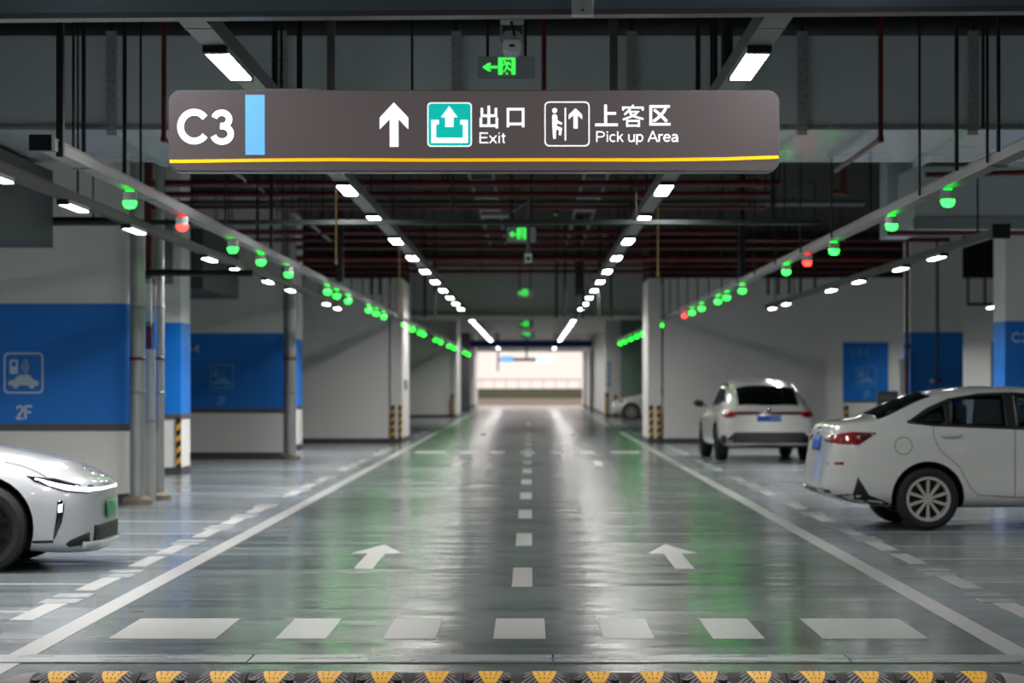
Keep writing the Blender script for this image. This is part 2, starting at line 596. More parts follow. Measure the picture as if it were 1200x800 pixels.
for d in (21.97, 49.0, 77.0):
    for x in (-1.352, 1.243):
        mark(arrow(x, d), 'arrow_marking', M_PAINTWHITE)
left_rows = [17.84, 20.3, 22.86, 24.5, 27.05, 29.45, 32.0, 36.9, 39.4, 41.9, 47.0, 49.5, 52.0, 57.0, 59.5, 62.0]
right_rows = [17.9, 20.5, 23.2, 25.0, 27.4, 30.0, 33.0, 37.0, 39.5, 42.0, 47.0, 49.5, 52.0, 57.0, 59.5, 62.0, 64.5]
for sgn, rows in ((-1, left_rows), (1, right_rows)):
    for i, d in enumerate(rows):
        e = sgn * 3.29
        xs = sorted((e, sgn * 8.4))
        mark(rect(xs[0], xs[1], d - .05, d + .05), 'bay_line', M_PAINTTHIN)
        xs = sorted((sgn * 3.14, e))
        mark(rect(xs[0], xs[1], d - .62, d + .68), 'bay_dash', M_PAINTTHIN if i % 3 else M_PAINTWHITE)
        if i + 1 < len(rows) and rows[i + 1] - d > 2.2:
            for q in (.72, 1.2):
                mark(rect(xs[0] - .06, xs[1] + .05, d + q, d + q + .36), 'worn_bay_dash', M_PAINTWORN)
for d in (76, 81, 86, 91, 96, 101):
    for sgn in (-1, 1):
        xs = sorted((sgn * 3.14, sgn * 3.29))
        mark(rect(xs[0], xs[1], d, d + 2), 'bay_dash', M_PAINTTHIN)
mark([(-4.0 + .16 * math.cos(t * .42) * (1 + .2 * math.sin(t * 3)), 18.9 + .3 * math.sin(t * .42)) for t in range(15)], 'oil_stain', M_BLACKPAINT, .001)
mark(circ(-2.58, 17.9, .045, 14), 'manhole_plug', M_BLACKPAINT, .002)

# drain channel cover: steel plates between two open joints
drain = thing('drain_channel', 'steel drain cover strip across the lane before the speed bump', 'drain', (0, 14.8, 0))
seams = [-9, -6.2, -4.6, -3.1, -1.52, .12, 1.72, 3.3, 4.9, 6.5, 9]
for a, b in zip(seams, seams[1:]):
    MB().box(a + .006, b - .006, -.195, .205, .0005, .006).build('cover_plate', M_PLATE, drain)
for y in (-.215, .222):
    MB().box(-9, 9, y - .012, y + .012, .0005, .003).build('joint', M_JOINT, drain)

# ------------------------------------------------------------------ speed bump
BD = 13.62
bump = thing('speed_bump', 'black and yellow rubber speed bump across the bottom of the picture', 'speed bump', (0, BD, 0))


def bump_pt(x, t, off=0.0, sc=1.0):
    """t -1 front foot .. 1 back foot"""
    a = math.pi / 2 * t
    return (x, .18 * math.sin(a) * sc, (.05 * sc + off) * math.cos(a) ** .8 if abs(t) < .999 else 0)


TS = [-1, -.8, -.6, -.4, -.2, 0, .25, .5, .75, 1]


def strip(mb, pts_a, pts_b):
    n = len(pts_a)
    mb.add(list(pts_a) + list(pts_b), [(i, i + 1, n + i + 1, n + i) for i in range(n - 1)])


module_w = .5348
x_start = -2.339 - module_w / 4
for k in range(9):
    x0 = x_start + k * module_w
    x1 = x0 + module_w - .006
    mb = MB()
    prof = [bump_pt(0, t)[1:] for t in TS]
    mb.prism([(p[0], max(p[1], .001)) for p in prof] + [(.18, 0), (-.18, 0)], x0, x1, 'x')
    body = mb.build('rubber_module', M_RUBBERDARK, bump)
    rib = MB()
    cxs = (x0 + module_w * .5, x0, x1)
    for cx in cxs:
        for q in range(-2, 9):
            w = .014
            for sg in (-1, 1):
                A, B = [], []
                for t in [-.95, -.7, -.45, -.2, 0.05]:
                    d = (q * .028) + (t + .95) * .11
                    xa = cx + sg * d
                    xb = cx + sg * (d + w)
                    lim = module_w * .25
                    if d < 0 or d > lim:
                        if len(A) > 1:
                            strip(rib, A, B)
                        A, B = [], []
                        continue
                    if not (x0 <= min(xa, xb) and max(xa, xb) <= x1):
                        if len(A) > 1:
                            strip(rib, A, B)
                        A, B = [], []
                        continue
                    A.append(bump_pt(xa, t, .004, 1.015))
                    B.append(bump_pt(xb, t, .004, 1.015))
                if len(A) > 1:
                    strip(rib, A, B)
    if rib.v:
        r = rib.build('tread_rib', M_RUBBER, body, kind='stuff')
    for e in (.25, .75):
        cx = x0 + module_w * e
        A, B = [], []
        for t, hw in ((-.98, .022), (-.75, .032), (-.5, .046), (-.25, .056), (0, .062), (.2, .062)):
            A.append(bump_pt(cx - hw, t, .006, 1.03))
            B.append(bump_pt(cx + hw, t, .006, 1.03))
        y = MB()
        strip(y, A, B)
        ins = y.build('yellow_insert', M_YELLOW, body)
        st = MB()
        for t in (-.1, -.3, -.55):
            for u in (-.03, 0, .03):
                p = bump_pt(cx + u * (1.2 + t), t, .0075, 1.03)
                st.tube((p[0], p[1], p[2] - .002), (p[0], p[1] - .002, p[2] + .002), .003, 6)
        st.build('stud', M_RUBBERDARK, ins if False else body, kind='stuff')
    for e in (.06, .40):
        cx = x0 + module_w * e
        p = bump_pt(cx, -.62, .004, 1.02)
        MB().tube((p[0], p[1], p[2] - .01), (p[0], p[1] - .004, p[2] + .005), .022, 14).build('bolt_hole_disc', M_BLACKPAINT, body)  # raised black disc, its colour standing in for a dark bolt hole
for s, x in ((-1, x_start), (1, x_start + 9 * module_w)):
    mb = MB()
    rings = []
    for i in range(6):
        u = i / 5
        sc = math.cos(u * math.pi / 2 * .98)
        rings.append([(x + s * .16 * math.sin(u * math.pi / 2), p[1] * (.4 + .6 * sc), max(.001, p[2] * sc)) for p in (bump_pt(0, t) for t in TS)])
    for a, b in zip(rings, rings[1:]):
        strip(mb, a, b)
    mb.build('end_cap', M_RUBBER, bump)

# ------------------------------------------------------------------ outer shell
TOP = 5.2
struct(MB().box(-17, 17, -14, 178.3, TOP, TOP + .3), 'ceiling', M_SLAB)
struct(MB().box(-17.3, -17, -14, 178.3, 0, TOP), 'wall_left', M_WHITEWALL)
struct(MB().box(17, 17.3, -14, 178.3, 0, TOP), 'wall_right', M_WHITEWALL)
struct(MB().box(-17, 17, -14.3, -14, 0, TOP), 'wall_back', M_WHITEWALL)
ox0, ox1, oz = X(556, 178), X(686, 178), Z(412, 178)
ex = MB()
ex.box(-17, ox0, 178, 178.3, 0, TOP)
ex.box(ox1, 17, 178, 178.3, 0, TOP)
ex.box(ox0, ox1, 178, 178.3, oz, TOP)
struct(ex, 'wall_exit', M_WHITEWALL)

# outside, beyond the exit
struct(MB().box(-60, 60, 178.3, 268, -.25, -.05), 'road', M_ROAD)
par = MB().box(-60, 60, 267, 267.6, -.05, Z(455, 267)).build('parapet', M_PARAPET)
tag(par, 'low green-grey parapet beyond the road outside the exit', 'parapet')
rl = thing('white_railing', 'pale railing standing on the parapet outside the exit', 'railing', (0, 267.3, Z(455, 267)))
MB().box(-40, 40, -.04, .04, .78, .95).build('top_rail', M_RAIL, rl)
for i in range(-16, 17):
    MB().box(i * 1.2 - .05, i * 1.2 + .05, -.04, .04, 0, .78).build('post', M_RAIL, rl)

# ------------------------------------------------------------------ walls, columns and their painted bands
BZ0, BZ1, GZ0 = .99, 2.475, .90


def offs(fp, e):
    """grow a footprint (convex, anticlockwise) by e"""
    n = len(fp)
    out = []
    for i in range(n):
        a, b, c = Vector(fp[i - 1]), Vector(fp[i]), Vector(fp[(i + 1) % n])
        d0, d1 = (b - a).normalized(), (c - b).normalized()
        n0, n1 = Vector((d0.y, -d0.x)), Vector((d1.y, -d1.x))
        m = (n0 + n1)
        m = m / max(.3, m.length_squared) * 2
        out.append((b.x + m.x * e, b.y + m.y * e))
    return out


def upright(name, fp, bands=True, top=TOP, m=None, skirt=True):
    w = struct(MB().prism(fp, 0, top, 'z'), name, m or M_WHITEWALL)
    if bands:
        MB().prism(offs(fp, .006), BZ0, BZ1, 'z').build('blue_band', M_BLUE, w)
        MB().prism(offs(fp, .008), GZ0, BZ0, 'z').build('grey_stripe', M_GREYBAND, w)
    if skirt:
        MB().prism(offs(fp, .010), 0.0, .12, 'z').build('skirting', M_SKIRT, w)
    return w


def guard(w, x, y, z0=.12, z1=.93, wid=.075, dep=.012):
    """black strip with slanting yellow stripes screwed to a column corner"""
    g = MB().box(x - wid / 2, x + wid / 2, y - dep, y, z0, z1).build('corner_guard', M_BLACKPAINT, w)
    z = z0 + .03
    while z + .16 < z1:
        MB().prism([(x - wid / 2, z), (x + wid / 2, z + .06), (x + wid / 2, z + .15), (x - wid / 2, z + .09)], y - dep - .003, y - dep, 'y').build('yellow_stripe', M_YELLOWPAINT, g)
        z += .185
    return g


def pictogram(w, px0, py0, px1, py1, D, y, m, lines=True):
    """rounded square with charging post, waves and car"""
    def P(u, v): return (X(px0 + (px1 - px0) * u, D), Z(py0 + (py1 - py0) * v, D))

    def poly(pts, name): return MB().prism([P(*p) for p in pts], y, y - .003, 'y').build(name, m, w)
    MB().ring([P(*p) for p in rr(0, 0, 1, 1, .12)], [P(*p) for p in rr(.045, .045, .955, .955, .09)], y, y - .003).build('pictogram_border', m, w)
    MB().ring([P(*p) for p in rr(.15, .17, .36, .52, .04)], [P(*p) for p in rr(.20, .22, .31, .34, .02)], y, y - .003).build('pictogram_charger', m, w)
    for r in (.06, .13, .20):
        a = [(.40 + r * math.cos(t), .34 + 1.1 * r * math.sin(t)) for t in [math.radians(q) for q in (-48, -24, 0, 24, 48)]]
        b = [(.40 + (r + .026) * math.cos(t), .34 + 1.1 * (r + .026) * math.sin(t)) for t in [math.radians(q) for q in (48, 24, 0, -24, -48)]]
        poly(a + b, 'pictogram_wave')
    poly([(.12, .80), (.12, .70), (.27, .66), (.38, .54), (.64, .54), (.75, .66), (.87, .69), (.88, .80)], 'pictogram_car')
    for cx in (.30, .71):
        MB().prism([P(*p) for p in circ(cx, .80, .075)], y - .003, y - .006, 'y').build('pictogram_wheel', m, w)


# the big blue-banded wall beside the electric car
xr = X(150, 33.8)
r_ = .16
fp = [(-14, 33.8)] + [(xr - r_ + r_ * math.sin(t), 33.8 + r_ - r_ * math.cos(t)) for t in [math.radians(a) for a in (0, 18, 36, 54, 72, 90)]] + [(xr, 35.0), (-14, 35.0)]
wA = upright('wall_left_near', fp)
pictogram(wA, 4.5, 413, 51, 461, 33.8, 33.79, M_ICON)
lettering('2F', X(18.5, 33.8), X(38.5, 33.8), Z(491, 33.8), Z(475, 33.8), 33.786, 33.79, 'floor_number', M_ICON, wA, .16)
MB().tube((xr + .02, 33.86, 0), (xr + .02, 33.86, TOP), .012, 6).build('wall_cable', M_BLACKSTEEL, wA)

fpC = [(-7.6, 44.4), (-5.69, 44.4), (-5.69, 45.6), (-7.6, 45.6)]
cC = upright('column_left_near', fpC)
guard(cC, X(209.5, 44.4), 44.385, wid=.08)

xr = X(332, 54)
wD = upright('wall_left_middle', [(-14, 54), (xr, 54), (xr, 54.4), (-14, 54.4)])
pictogram(wD, 246, 427, 274, 455, 54, 53.99, M_ICON_FAINT)
lettering('2F', X(254, 54), X(266, 54), Z(474, 54), Z(464, 54), 53.986, 53.99, 'floor_number', M_ICON_FAINT, wD, .16)
lettering('C3-4', X(206, 54), X(234, 54), Z(413, 54), Z(404, 54), 53.986, 53.99, 'zone_number', M_ICON, wD, .16)
xr = X(350, 61)
upright('column_left_middle', [(-6.6, 61), (xr, 61), (xr, 62), (-6.6, 62)])

upright('wall_left_far', [(-14, 67.6), (X(455.5, 67.6), 67.6), (X(455.5, 67.6), 68), (-14, 68)], False, 4.08)
cF = upright('column_left_far', [(X(458, 67.6), 67.6), (X(471, 67.6), 67.6), (X(471, 67.6), 71.9), (X(458, 67.6), 71.9)], False, 4.08)
guard(cF, X(460.5, 67.6), 67.585, wid=.1)
guard(cF, X(469, 67.6), 67.585, wid=.085)
MB().box(X(471, 67.6), X(471, 67.6) + .05, 69.0, 69.4, 1.32, 1.56).build('switch_box', M_STRUT, cF)
upright('wall_left_distant', [(-14, 117), (X(530, 117), 117), (X(530, 117), 117.4), (-14, 117.4)], False)
cG = upright('column_left_distant', [(X(531, 117), 116.8), (X(536, 117), 116.8), (X(536, 117), 122.5), (X(531, 117), 122.5)], False)
guard(cG, X(530.5, 117), 116.78, z1=1.0, wid=.14)
upright('wall_left_recess', [(-14, 142), (X(551, 142), 142), (X(551, 142), 142.4), (-14, 142.4)], False, m=M_GREYBAND)
upright('column_left_exit', [(X(549, 168), 168), (X(556, 168), 168), (X(556, 168), 178), (X(549, 168), 178)], False)

cI = upright('column_right_far', [(X(760, 67.6), 67.6), (X(775, 67.6), 67.6), (X(775, 67.6), 71.2), (X(760, 67.6), 71.2)], False, 4.08)
guard(cI, X(763, 67.6), 67.585, wid=.1)
guard(cI, X(772, 67.6), 67.585, wid=.1)
upright('wall_right_far', [(X(777.5, 67.6), 67.6), (17, 67.6), (17, 68), (X(777.5, 67.6), 68)], False, 4.08)
pil = upright('column_right_corner', [(X(970, 67.2), 67.2), (X(1064, 67.2), 67.2), (X(1064, 67.2), 67.6), (X(970, 67.2), 67.6)], False, 4.08)
MB().box(X(988, 67.2), X(1041, 67.2), 67.19, 67.2, Z(469, 67.2), Z(401, 67.2)).build('blue_panel', M_BLUE, pil)
MB().box(X(988, 67.2), X(1041, 67.2), 67.188, 67.2, Z(471.5, 67.2), Z(469, 67.2)).build('grey_stripe', M_GREYBAND, pil)
pictogram(pil, 1003, 429, 1027, 453, 67.2, 67.187, M_ICON_FAINT)
lettering('C3-5', X(996, 67.2), X(1019, 67.2), Z(416.5, 67.2), Z(409, 67.2), 67.184, 67.188, 'zone_number', M_ICON_FAINT, pil, .16)
lettering('2F', X(1011, 67.2), X(1020, 67.2), Z(466, 67.2), Z(457.5, 67.2), 67.184, 67.188, 'floor_number', M_ICON_FAINT, pil, .16)
guard(pil, X(992, 67.2), 67.185, wid=.1)

cL = upright('column_right_middle', [(X(1067, 53), 53), (X(1128, 53), 53), (X(1128, 53), 54), (X(1067, 53), 54)])
MB().tube((X(1098, 53), 52.97, 0), (X(1098, 53), 52.97, 4.3), .022, 8).build('conduit', M_GREYBAND, cL)
for px, m in ((1092, M_RAIL), (1100.5, M_REDPIPE)):
    MB().lathe([(.045, 0), (.045, -.04), (.03, -.05)], (X(px, 53), 52.985, Z(446, 53)), 'y', 12).build('push_button', m, cL)
cN = upright('column_right_near', [(X(1178, 43.5), 43.5), (9.6, 43.5), (9.6, 44.6), (X(1178, 43.5), 44.6)])
lettering('C3', X(1185.5, 43.5), X(1205, 43.5), Z(401, 43.5), Z(389.5, 43.5), 43.484, 43.49, 'zone_number', M_ICON, cN, .16)
MB().box(X(1161, 46), X(1166, 46), 45.9, 46, 0, Z(400, 46)).build('pipe_cover', M_GREYBAND, cN)

upright('wall_right_bay', [(X(728, 114), 114), (17, 114), (17, 114.4), (X(728, 114), 114.4)], False, m=M_GREYGREEN)
cR = upright('column_right_distant', [(X(709, 119), 119), (X(727, 119), 119), (X(727, 119), 121), (X(709, 119), 121)], False)
guard(cR, X(711, 119), 118.98, z1=1.05, wid=.15)
guard(cR, X(721.5, 119), 118.98, z1=.95, wid=.15)
for k in range(4):
    z = 1.35 + k * .28
    MB().box(X(711.5, 119), X(715, 119), 118.985, 118.99, z, z + .2).build('blue_wall_print', M_ICON_FAINT, cR)
upright('wall_right_exit', [(3.36, 121), (3.7, 121), (3.7, 178), (3.36, 178)], False)
for d, px in ((150, 693), (165, 689)):
    x = 3.36
    MB().tube((x - .06, d, 0), (x - .06, d, 3.3), .06, 8).build('drain_pipe', M_GREYBAND, bpy.data.objects['wall_right_exit'])

# beams
for d, z, z1, w in ((84.0, Z(372, 84), TOP, 9), (124.5, Z(389, 124), Z(374, 124), 9)):
    struct(MB().box(-w, w, d, d + .8, z, z1), 'beam', M_BEAM)
cp = tag(MB().tube((X(478, 83.8), 83.85, Z(371, 83.8)), (X(752, 83.8), 83.85, Z(371, 83.8)), .1, 12).build('white_conduit_pipe', M_RAIL),
         'white conduit pipe along the foot of the grey ceiling beam', 'pipe')
bb = tag(MB().box(X(537, 150), X(701, 150), 149.8, 150.2, Z(406.5, 150), Z(398.5, 150)).build('height_limit_beam', M_BLUEBEAM),
         'dark blue beam spanning the lane above the exit', 'beam')
struct(MB().box(-17, X(471, 67.6), 67.6, 71.9, 4.08, TOP - .001), 'trim_1', M_SLAB)
struct(MB().box(X(760, 67.6), 17, 67.2, 71.2, 4.08, TOP - .001), 'trim_2', M_SLAB)

# ------------------------------------------------------------------ pipes beside the near left wall
def bolt_pipe(px0, px1, D, name, label, m, ztop=TOP, band=True, foot=True):
    r = (px1 - px0) / 2 * D / F
    x = X((px0 + px1) / 2, D)
    t = thing(name, label, 'pipe', (x, D, 0))
    MB().tube((0, 0, 0), (0, 0, ztop), r, 20).build('pipe_body', m, t)
    if band:
        for z, mm in ((Z(420, D), M_REDPIPE), (Z(460, D), M_STRUT), (Z(360, D), M_STRUT)):
            MB().lathe([(r + .002, -.02), (r + .008, -.015), (r + .008, .015), (r + .002, .02)], (0, 0, z), n=20).build('pipe_clamp', mm, t)
    if foot:
        MB().lathe([(r + .10, 0), (r + .09, .06), (r + .03, .1)], (0, 0, 0), n=20).build('cement_footing', M_FOOTING, t)
    return t


bolt_pipe(152, 170, 33.62, 'drain_pipe', 'thick galvanised drain pipe at the corner of the near blue wall', M_GALV)
bolt_pipe(181.5, 192.5, 34.9, 'drain_pipe', 'thinner galvanised pipe standing just beyond the steel cable cover', M_GALV)
tc = thing('cable_cover', 'flat galvanised cable cover standing between the two drain pipes', 'cable cover', (X(176, 34.3), 34.3, 0))
MB().prism(rr(-.065, -.04, .065, .04, .012, 2), 0, Z(409, 34.3), 'z').build('channel', M_GALV, tc)
MB().box(-.07, .07, -.045, .045, 1.0, 1.03).build('strap', M_STRUT, tc)
rp = thing('red_riser_pipe', 'red riser pipe behind the steel cable cover near the electric car', 'pipe', (X(174, 34.7), 34.75, 0))
MB().tube((0, 0, 0), (0, 0, TOP), .042, 14).build('pipe_body', M_REDPIPE, rp)
MB().tube((-.02, 0, Z(320, 34.7)), (-.02, -.3, Z(320, 34.7)), .05, 12).build('elbow', M_BLACKSTEEL, rp)
jb = thing('junction_box', 'narrow pale green junction box on the red riser pipe', 'box', (X(172, 34.5), 34.6, Z(382, 34.6)))
MB().prism(rr(-.045, -.03, .045, .03, .01, 2), 0, .6, 'z').build('case', M_GREYGREEN, jb)
MB().box(-.035, .035, -.034, -.03, .06, .54).build('cover', M_DOMEBODY, jb)
p = bolt_pipe(332, 347, 53.7, 'drain_pipe', 'galvanised drain pipe at the edge of the second blue wall', M_GALV)
rp = thing('red_riser_pipe', 'thin red riser pipe beside the blue column behind the sedan', 'pipe', (X(1063, 52.6), 52.6, 0))
MB().tube((0, 0, 0), (0, 0, Z(275, 52.6)), .035, 12).build('pipe_body', M_REDPIPE, rp)
MB().lathe([(.04, -.05), (.055, -.04), (.055, .04), (.04, .05)], (0, 0, 2.2), n=12).build('coupling', M_REDPIPE, rp)
pg = tag(MB().prism(rr(X(1053, 52.9), 52.75, X(1061, 52.9), 52.95, .02, 2), 0, Z(420, 52.9), 'z').build('pipe_cover_box', M_WHITEBOX),
         'pale boxed-in pipe cover beside the thin red riser', 'cover')
cab = thing('equipment_cabinet', 'dark grey equipment cabinet standing behind the sedan', 'cabinet', (X(1040, 60), 60, 0))
MB().box(-.22, .22, -.15, .15, .05, Z(458, 60)).build('case', M_DARKDUCT, cab)
MB().box(-.16, .16, -.165, -.15, 1.12, 1.22).build('vent_panel', M_GREYBAND, cab)
MB().box(-.2, .2, -.13, .13, 0, .05).build('plinth', M_BLACKSTEEL, cab)

# ------------------------------------------------------------------ light trunking and lamps
LX, LZ = -.285, 3.665
STRIP = 1.78


PIPE_D = [(4.22 - HC) * F / (HY - p) for p in (215, 228, 243, 272, 281, 290, 303, 311, 318)] + [42.6, 31.2, 34.4, 30.6]


def near_pipe(y): return 25.3 < y < 29.5 or min(abs(y - p) for p in PIPE_D) < .22


def lane_trunk(x, d0, d1, label):
    t = thing('lamp_trunking', label, 'trunking', (x, d0, LZ))
    L = d1 - d0
    MB().box(-.085, .085, 0, L, .035, .045).build('base_plate', M_TRUNK, t)
    s = MB()
    s.box(-.085, -.078, 0, L, .045, .15)
    MB().box(-.085, -.078, 0, L, .045, .15).build('side_plate', M_TRUNK, t)
    MB().box(.078, .085, 0, L, .045, .15).build('side_plate', M_TRUNK, t)
    k = 1.2
    while k < L and k < 62:
        if near_pipe(d0 + k):
            k += .3
            continue
        MB().tube((0, k, .05), (0, k, TOP - LZ), .012, 6).build('hanger_rod', M_BLACKSTEEL, t)
        MB().box(-.09, .09, k - .02, k + .02, .03, .06).build('bracket', M_STRUT, t)
        k += 5.6
    return t


lane_lamps = [18.7, 24.8, 30.7, 36.3, 41.8, 47.5, 53.2, 58.7, 64.2, 69.7, 75.1, 80.5]
far_lamps = [96.2 + 5.62 * i for i in range(9)]


def lamp_proto(name, m, hw, L, label, cat='lamp', watt=40.0):
    t = thing(name, label, cat)
    ld = bpy.data.lights.new('lamp_beam', 'AREA')
    ld.shape = 'RECTANGLE'
    ld.size, ld.size_y = hw * 1.8, L * .95
    ld.energy = watt
    ld.spread = math.radians(152)
    ld.color = (1, .975, .95)
    lo = bpy.data.objects.new('lamp_beam', ld)
    COL.objects.link(lo)
    lo.parent = t
    lo.location = (0, 0, -.02)
    MB().box(-hw, hw, -L / 2, L / 2, 0, .035).build('housing', M_LAMPBODY, t)
    MB().box(-hw + .008, hw - .008, -L / 2 + .02, L / 2 - .02, -.012, 0).build('diffuser', m, t)
    for s in (-1, 1):
        a = sorted((s * L / 2, s * (L / 2 + .1)))
        MB().box(-hw, hw, a[0], a[1], -.012, .035).build('end_cap', M_BLACKSTEEL, t)
    return t


lane_proto = lamp_proto('linear_ceiling_lamp', M_LAMP, .078, 1.55, '', 'lamp', LANE_WATT)
CHILD = index_children()
first = True
for s, nm in ((-1, 'left'), (1, 'right')):
    x = LX + s * STRIP
    lane_trunk(x, -1, 83.2, f'light grey lamp trunking over the {nm} half of the lane')
    lane_trunk(x, 91, 143, f'far run of lamp trunking over the {nm} half of the lane beyond the grey beam')
    lane_trunk(x, 150.5, 175.9, f'last short run of lamp trunking over the {nm} half of the lane at the exit')
    vis = 0
    for i, d in enumerate([2.0, 7.6, 13.2] + lane_lamps + far_lamps + [152.4, 158.0, 163.7, 169.3, 175.0]):  # three nearest lamps are out of view, added to light the near floor
        if d < 15:
            lab = f'linear lamp on the {nm} lane trunking before the hanging sign, {ORD[i]} overhead'
        elif d == 24.8:
            lab = f'linear lamp on the {nm} lane trunking hidden behind the hanging sign'
        elif d == 18.7:
            lab = f'large bright linear lamp at the top of the {nm} lane trunking above the hanging sign'
        elif d < 90:
            lab = f'linear lamp on the {nm} lane trunking, {ORD[vis]} below the hanging sign'
            vis += 1
        elif d > 160:
            lab = f'linear lamp over the {nm} half of the lane near the exit, {ORD[int((d - 152) / 5.6)]} of five'
        else:
            lab = f'distant linear lamp on the {nm} lane trunking beyond the grey beam, {ORD[int(round((d - 96.2) / 5.62))]} of nine'
        o = lane_proto if first else copy_tree(lane_proto)
        first = False
        o.location = (x, d, LZ)
        tag(o, lab, 'lamp', 'linear lamps on the lane trunking')

# bay lamps along both parking sides
SZ = 3.1
bay_proto = lamp_proto('linear_bay_lamp', M_SIDELAMP, .05, 1.1, '', 'lamp', SIDE_WATT)
CHILD = index_children()
for s, nm, x, ds, d0 in ((-1, 'electric car', -4.18, [17.5, 21.3, 25.0, 28.8, 35.5, 38.8, 43.4, 47.4, 55.7, 58.9], 15.5),
                         (1, 'sedan', 5.22, [35.1, 38.5, 43.4, 47.4, 55.7, 58.9], 30.4)):
    t = thing('bay_lamp_trunking', f'dark lamp trunking over the parking bays on the {nm} side', 'trunking', (x, d0, SZ))
    L = 60.5 - d0
    MB().box(-.04, .04, 0, L, .035, .13).build('channel', M_DARKTRUNK, t)
    MB().box(-.1, .1, -.12, 0, .0, .16).build('end_box', M_BLACKSTEEL, t)
    k = 1.5
    while k < L:
        if near_pipe(d0 + k) or 34.9 < d0 + k < 37.7:
            k += .3
            continue
        MB().tube((0, k, .12), (0, k, TOP - SZ), .011, 6).build('hanger_rod', M_BLACKSTEEL, t)
        k += 4.1
    for i, d in enumerate(ds):
        if s < 0 and i < 2:  # two added lamps at the picture edge light the electric car
            lab = f'added linear bay lamp on the dark trunking over the electric car, {ORD[i]} before the picture edge'
        else:
            lab = f'small linear bay lamp on the {nm} side dark trunking, {ORD[i - 2 if s < 0 else i]} along it'
        o = bay_proto if (s < 0 and i == 0) else copy_tree(bay_proto)
        o.location = (x, d, SZ)
        tag(o, lab, 'lamp', 'linear lamps over the parking bays')
for s, nm, x, d0, d1 in ((-1, 'electric car', -8.2, 11, 32), (1, 'sedan', 8.6, 11, 41)):  # outer rows out of view, added as fill for walls and bays
    t = thing('bay_lamp_trunking', f'unseen added outer lamp trunking over the bay backs on the {nm} side', 'trunking', (x, d0, SZ))
    MB().box(-.04, .04, 0, d1 - d0, .035, .13).build('channel', M_DARKTRUNK, t)
    for k in range(1, int(d1 - d0), 6):
        if not 25.3 < d0 + k < 29.5 and not 34.9 < d0 + k < 36.7:
            MB().tube((0, k, .12), (0, k, TOP - SZ), .011, 6).build('hanger_rod', M_BLACKSTEEL, t)
    for i in range(int((d1 - d0) / 4)):
        o = copy_tree(bay_proto)
        o.location = (x, d0 + 2 + 4 * i, SZ)
        tag(o, f'unseen added bay lamp on the outer trunking on the {nm} side, {ORD[i]} along it', 'lamp', 'linear lamps over the parking bays')
o = copy_tree(bay_proto)
o.location = (X(1163, 64.5), 64.5, Z(360, 64.5))
tag(o, 'single linear lamp hung in the gap beside the blue column', 'lamp', 'linear lamps over the parking bays')
fr = thing('lamp_hanger', 'dark hanging frame holding the single lamp in the gap', 'frame', (X(1145, 64.5), 64.5, Z(360, 64.5)))
MB().box(-.24, .5, -.03, .03, .04, .11).build('arm', M_BLACKSTEEL, fr)
for u in (-.24, .16):
    MB().box(u, u + .05, -.03, .03, .1, TOP - Z(360, 64.5)).build('post', M_BLACKSTEEL, fr)

# extra lane lamp hangers and cords seen near the sign
for px, D, top, bot, lab in ((394, 29.9, 222, 307, 'thin brown pull cord hanging from the left lane trunking'),
                             (468, 44.3, 288, 366, 'longer brown pull cord hanging further along the left lane trunking'),
                             (771, 33.5, 228, 322, 'thin brown pull cord hanging from the right lane trunking')):
    t = thing('pull_cord', lab, 'cord', (X(px, D), D, Z(bot, D)))
    h = LZ + .05 - Z(bot, D)
    MB().tube((0, 0, 0), (0, 0, h), .011, 6).build('cord', M_CORD, t)
    MB().lathe([(.006, 0), (.018, .02), (.018, .05), (.006, .07)], (0, 0, -.03), n=8).build('toggle', M_CORD, t)

# ------------------------------------------------------------------ bay indicator lamps on their own trunking
GZ = 2.985


def indicator(name, lens, ring):
    t = thing(name, '', 'lamp')
    MB().lathe([(.030, .059), (.034, .058), (.034, .054), (.030, .053)], n=18).build('glow_ring', ring, t)  # added glowing ring throws the lamp's colour onto the trunking above
    MB().lathe([(.054, .052), (.060, .046), (.057, -.026)], n=20).build('body', M_DOMEBODY, t)
    MB().lathe([(.02, .0605), (.02, .047)], n=10).build('stem', M_DOMEBODY, t)
    MB().lathe([(.0555, -.026), (.056, -.042), (.048, -.066), (.034, -.08), (.012, -.085)], n=20).build('lens', lens, t)
    return t


